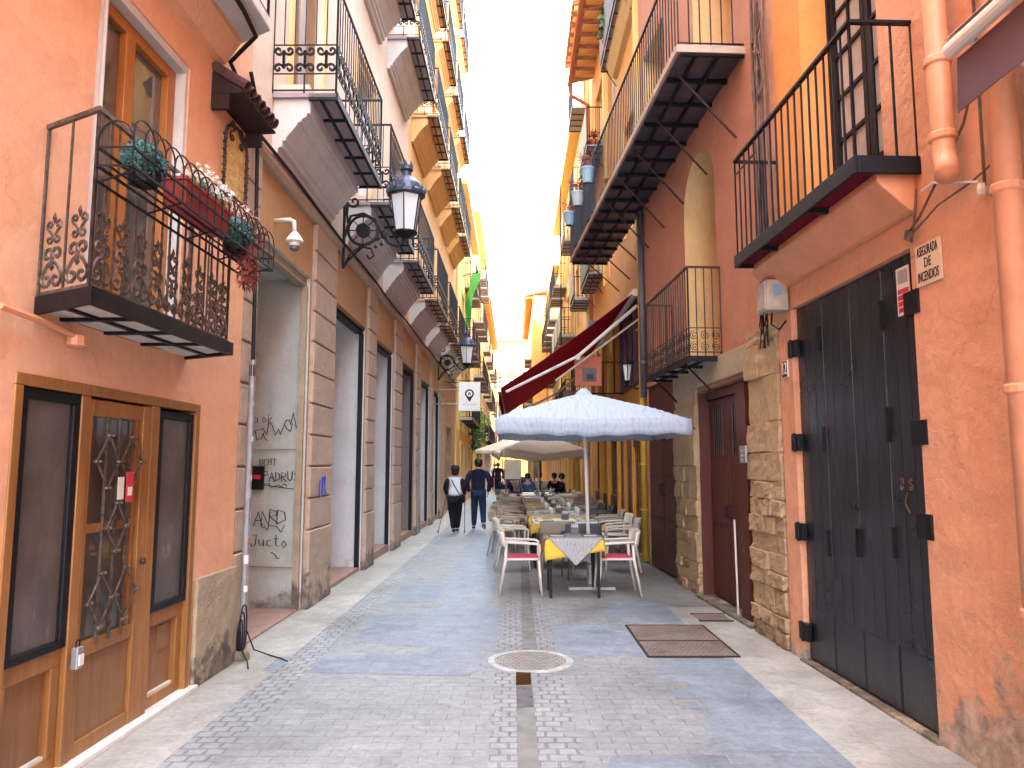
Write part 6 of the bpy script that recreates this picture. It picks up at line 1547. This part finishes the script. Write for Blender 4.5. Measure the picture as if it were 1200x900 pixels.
stander(-1.1, 47, 1.68, WVEST, BLACKC, 'distant person in a pale top walking far down the lane', PI)
stander(-.2, 43, 1.72, REDC, JEANS, 'distant person in brick red walking far down the lane', PI)
# scooters far down the lane
def scooter(x, y, rz, mt, label, proto=[None]):
    if not proto[0]:
        t = thing('scooter', label, 'scooter'); proto[0] = t
        m = MB()
        m.pnz([(-.75, .55), (-.7, .35), (-.35, .22), (.25, .22), (.45, .35), (.52, .85), (.45, .88), (.33, .42), (.10, .34), (-.1, .60), (-.7, .68)], -.15, .15); m.build('bodywork', mt, t, bev=.03)
        MB().box(-.13, .13, -.65, .02, .66, .76).build('saddle', BLK, t, bev=.03)
        MB().tube([(-.3, .42, .98), (0, .46, .93), (.3, .42, .98)], .016, 6).build('handlebar', IRON, t)
        MB().pnz([(.45, .9), (.5, .9), (.58, 1.3), (.54, 1.3)], -.18, .18).build('windscreen', WGL, t)
        for yy in (-.55, .62):
            w = MB().tube([(0, yy+.21*math.cos(a), .26+.21*math.sin(a)) for a in [2*PI*j/16 for j in range(16)]], .05, 6, closed=True).build('wheel', BLK, t)
            m = MB(); m.ext([(-.03, yy+.17*math.cos(2*PI*j/12), .26+.17*math.sin(2*PI*j/12)) for j in range(12)], (.06, 0, 0)); m.build('rim', GREYM, w)
    else: t = copy_tree(proto[0])
    t.location = (x, y, .006); t.rotation_euler = (0, 0, rz); t['label'] = label; t['group'] = 'scooters parked far down the lane'
scooter(-.5, 52, R(70), BLUEC, 'leftmost blue scooter parked far down the lane'); scooter(.3, 53, R(60), BLUEC, 'middle blue scooter parked far down the lane'); scooter(1.0, 52.5, R(75), BLUEC, 'rightmost blue scooter parked far down the lane')

# ================================================================== LIGHT, SKY, CAMERA
w = bpy.data.worlds.new("World"); scene.world = w; w.use_nodes = True; nt = w.node_tree
sk = nt.nodes.new('ShaderNodeTexSky'); sk.sky_type = 'NISHITA'; sk.sun_disc = False
EL, AZ = 38, 222   # sun behind the camera and to its left (compass azimuth, 0 = down the street)
sk.sun_elevation = R(EL); sk.sun_rotation = R(AZ); sk.air_density = 1.0; sk.dust_density = 5.0; sk.ozone_density = 1.0
bg = nt.nodes['Background']
tcw = nt.nodes.new('ShaderNodeTexCoord')
cn_ = noise(nt, tcw.outputs['Generated'], 2.2, 6, .6, .3)
cloud = ramp(nt, cn_, [(.30, (.88, .88, .88)), (.55, (1, 1, 1))])
cl = N(nt, 'ShaderNodeVectorMath', operation='SCALE'); nt.links.new(ramp(nt, cn_, [(.3, (.74, .84, 1.0)), (.7, (.90, .945, 1))]), cl.inputs[0]); cl.inputs['Scale'].default_value = 15
nt.links.new(mix(nt, cloud, sk.outputs[0], cl.outputs[0]), bg.inputs['Color']); bg.inputs['Strength'].default_value = .15
sd = bpy.data.lights.new('sun', 'SUN'); sd.energy = 5.0; sd.angle = R(.6); sd.color = (1, .93, .80)
so = bpy.data.objects.new('sun', sd); COL.objects.link(so); so.location = (0, -20, 40)
d = Vector((math.sin(R(AZ))*math.cos(R(EL)), math.cos(R(AZ))*math.cos(R(EL)), math.sin(R(EL))))
so.rotation_euler = d.to_track_quat('Z', 'Y').to_euler()
cam = bpy.data.cameras.new('camera'); co = bpy.data.objects.new('camera', cam); COL.objects.link(co)
cam.sensor_width = 36; cam.lens = 867/1200*36; cam.clip_end = 1000; cam.clip_start = .05
co.location = (0, 0, 1.6); co.rotation_euler = (R(90)+math.atan(95/867), 0, 0)
scene.camera = co
vs = scene.view_settings; vs.view_transform = 'Standard'; vs.look = 'None'; vs.gamma = 1; vs.use_curve_mapping = False
vs.exposure = 2.55
scene.cycles.max_bounces = 6; scene.cycles.diffuse_bounces = 3; scene.cycles.glossy_bounces = 2; scene.cycles.transmission_bounces = 3
scene.cycles.use_adaptive_sampling = True; scene.cycles.adaptive_threshold = .02
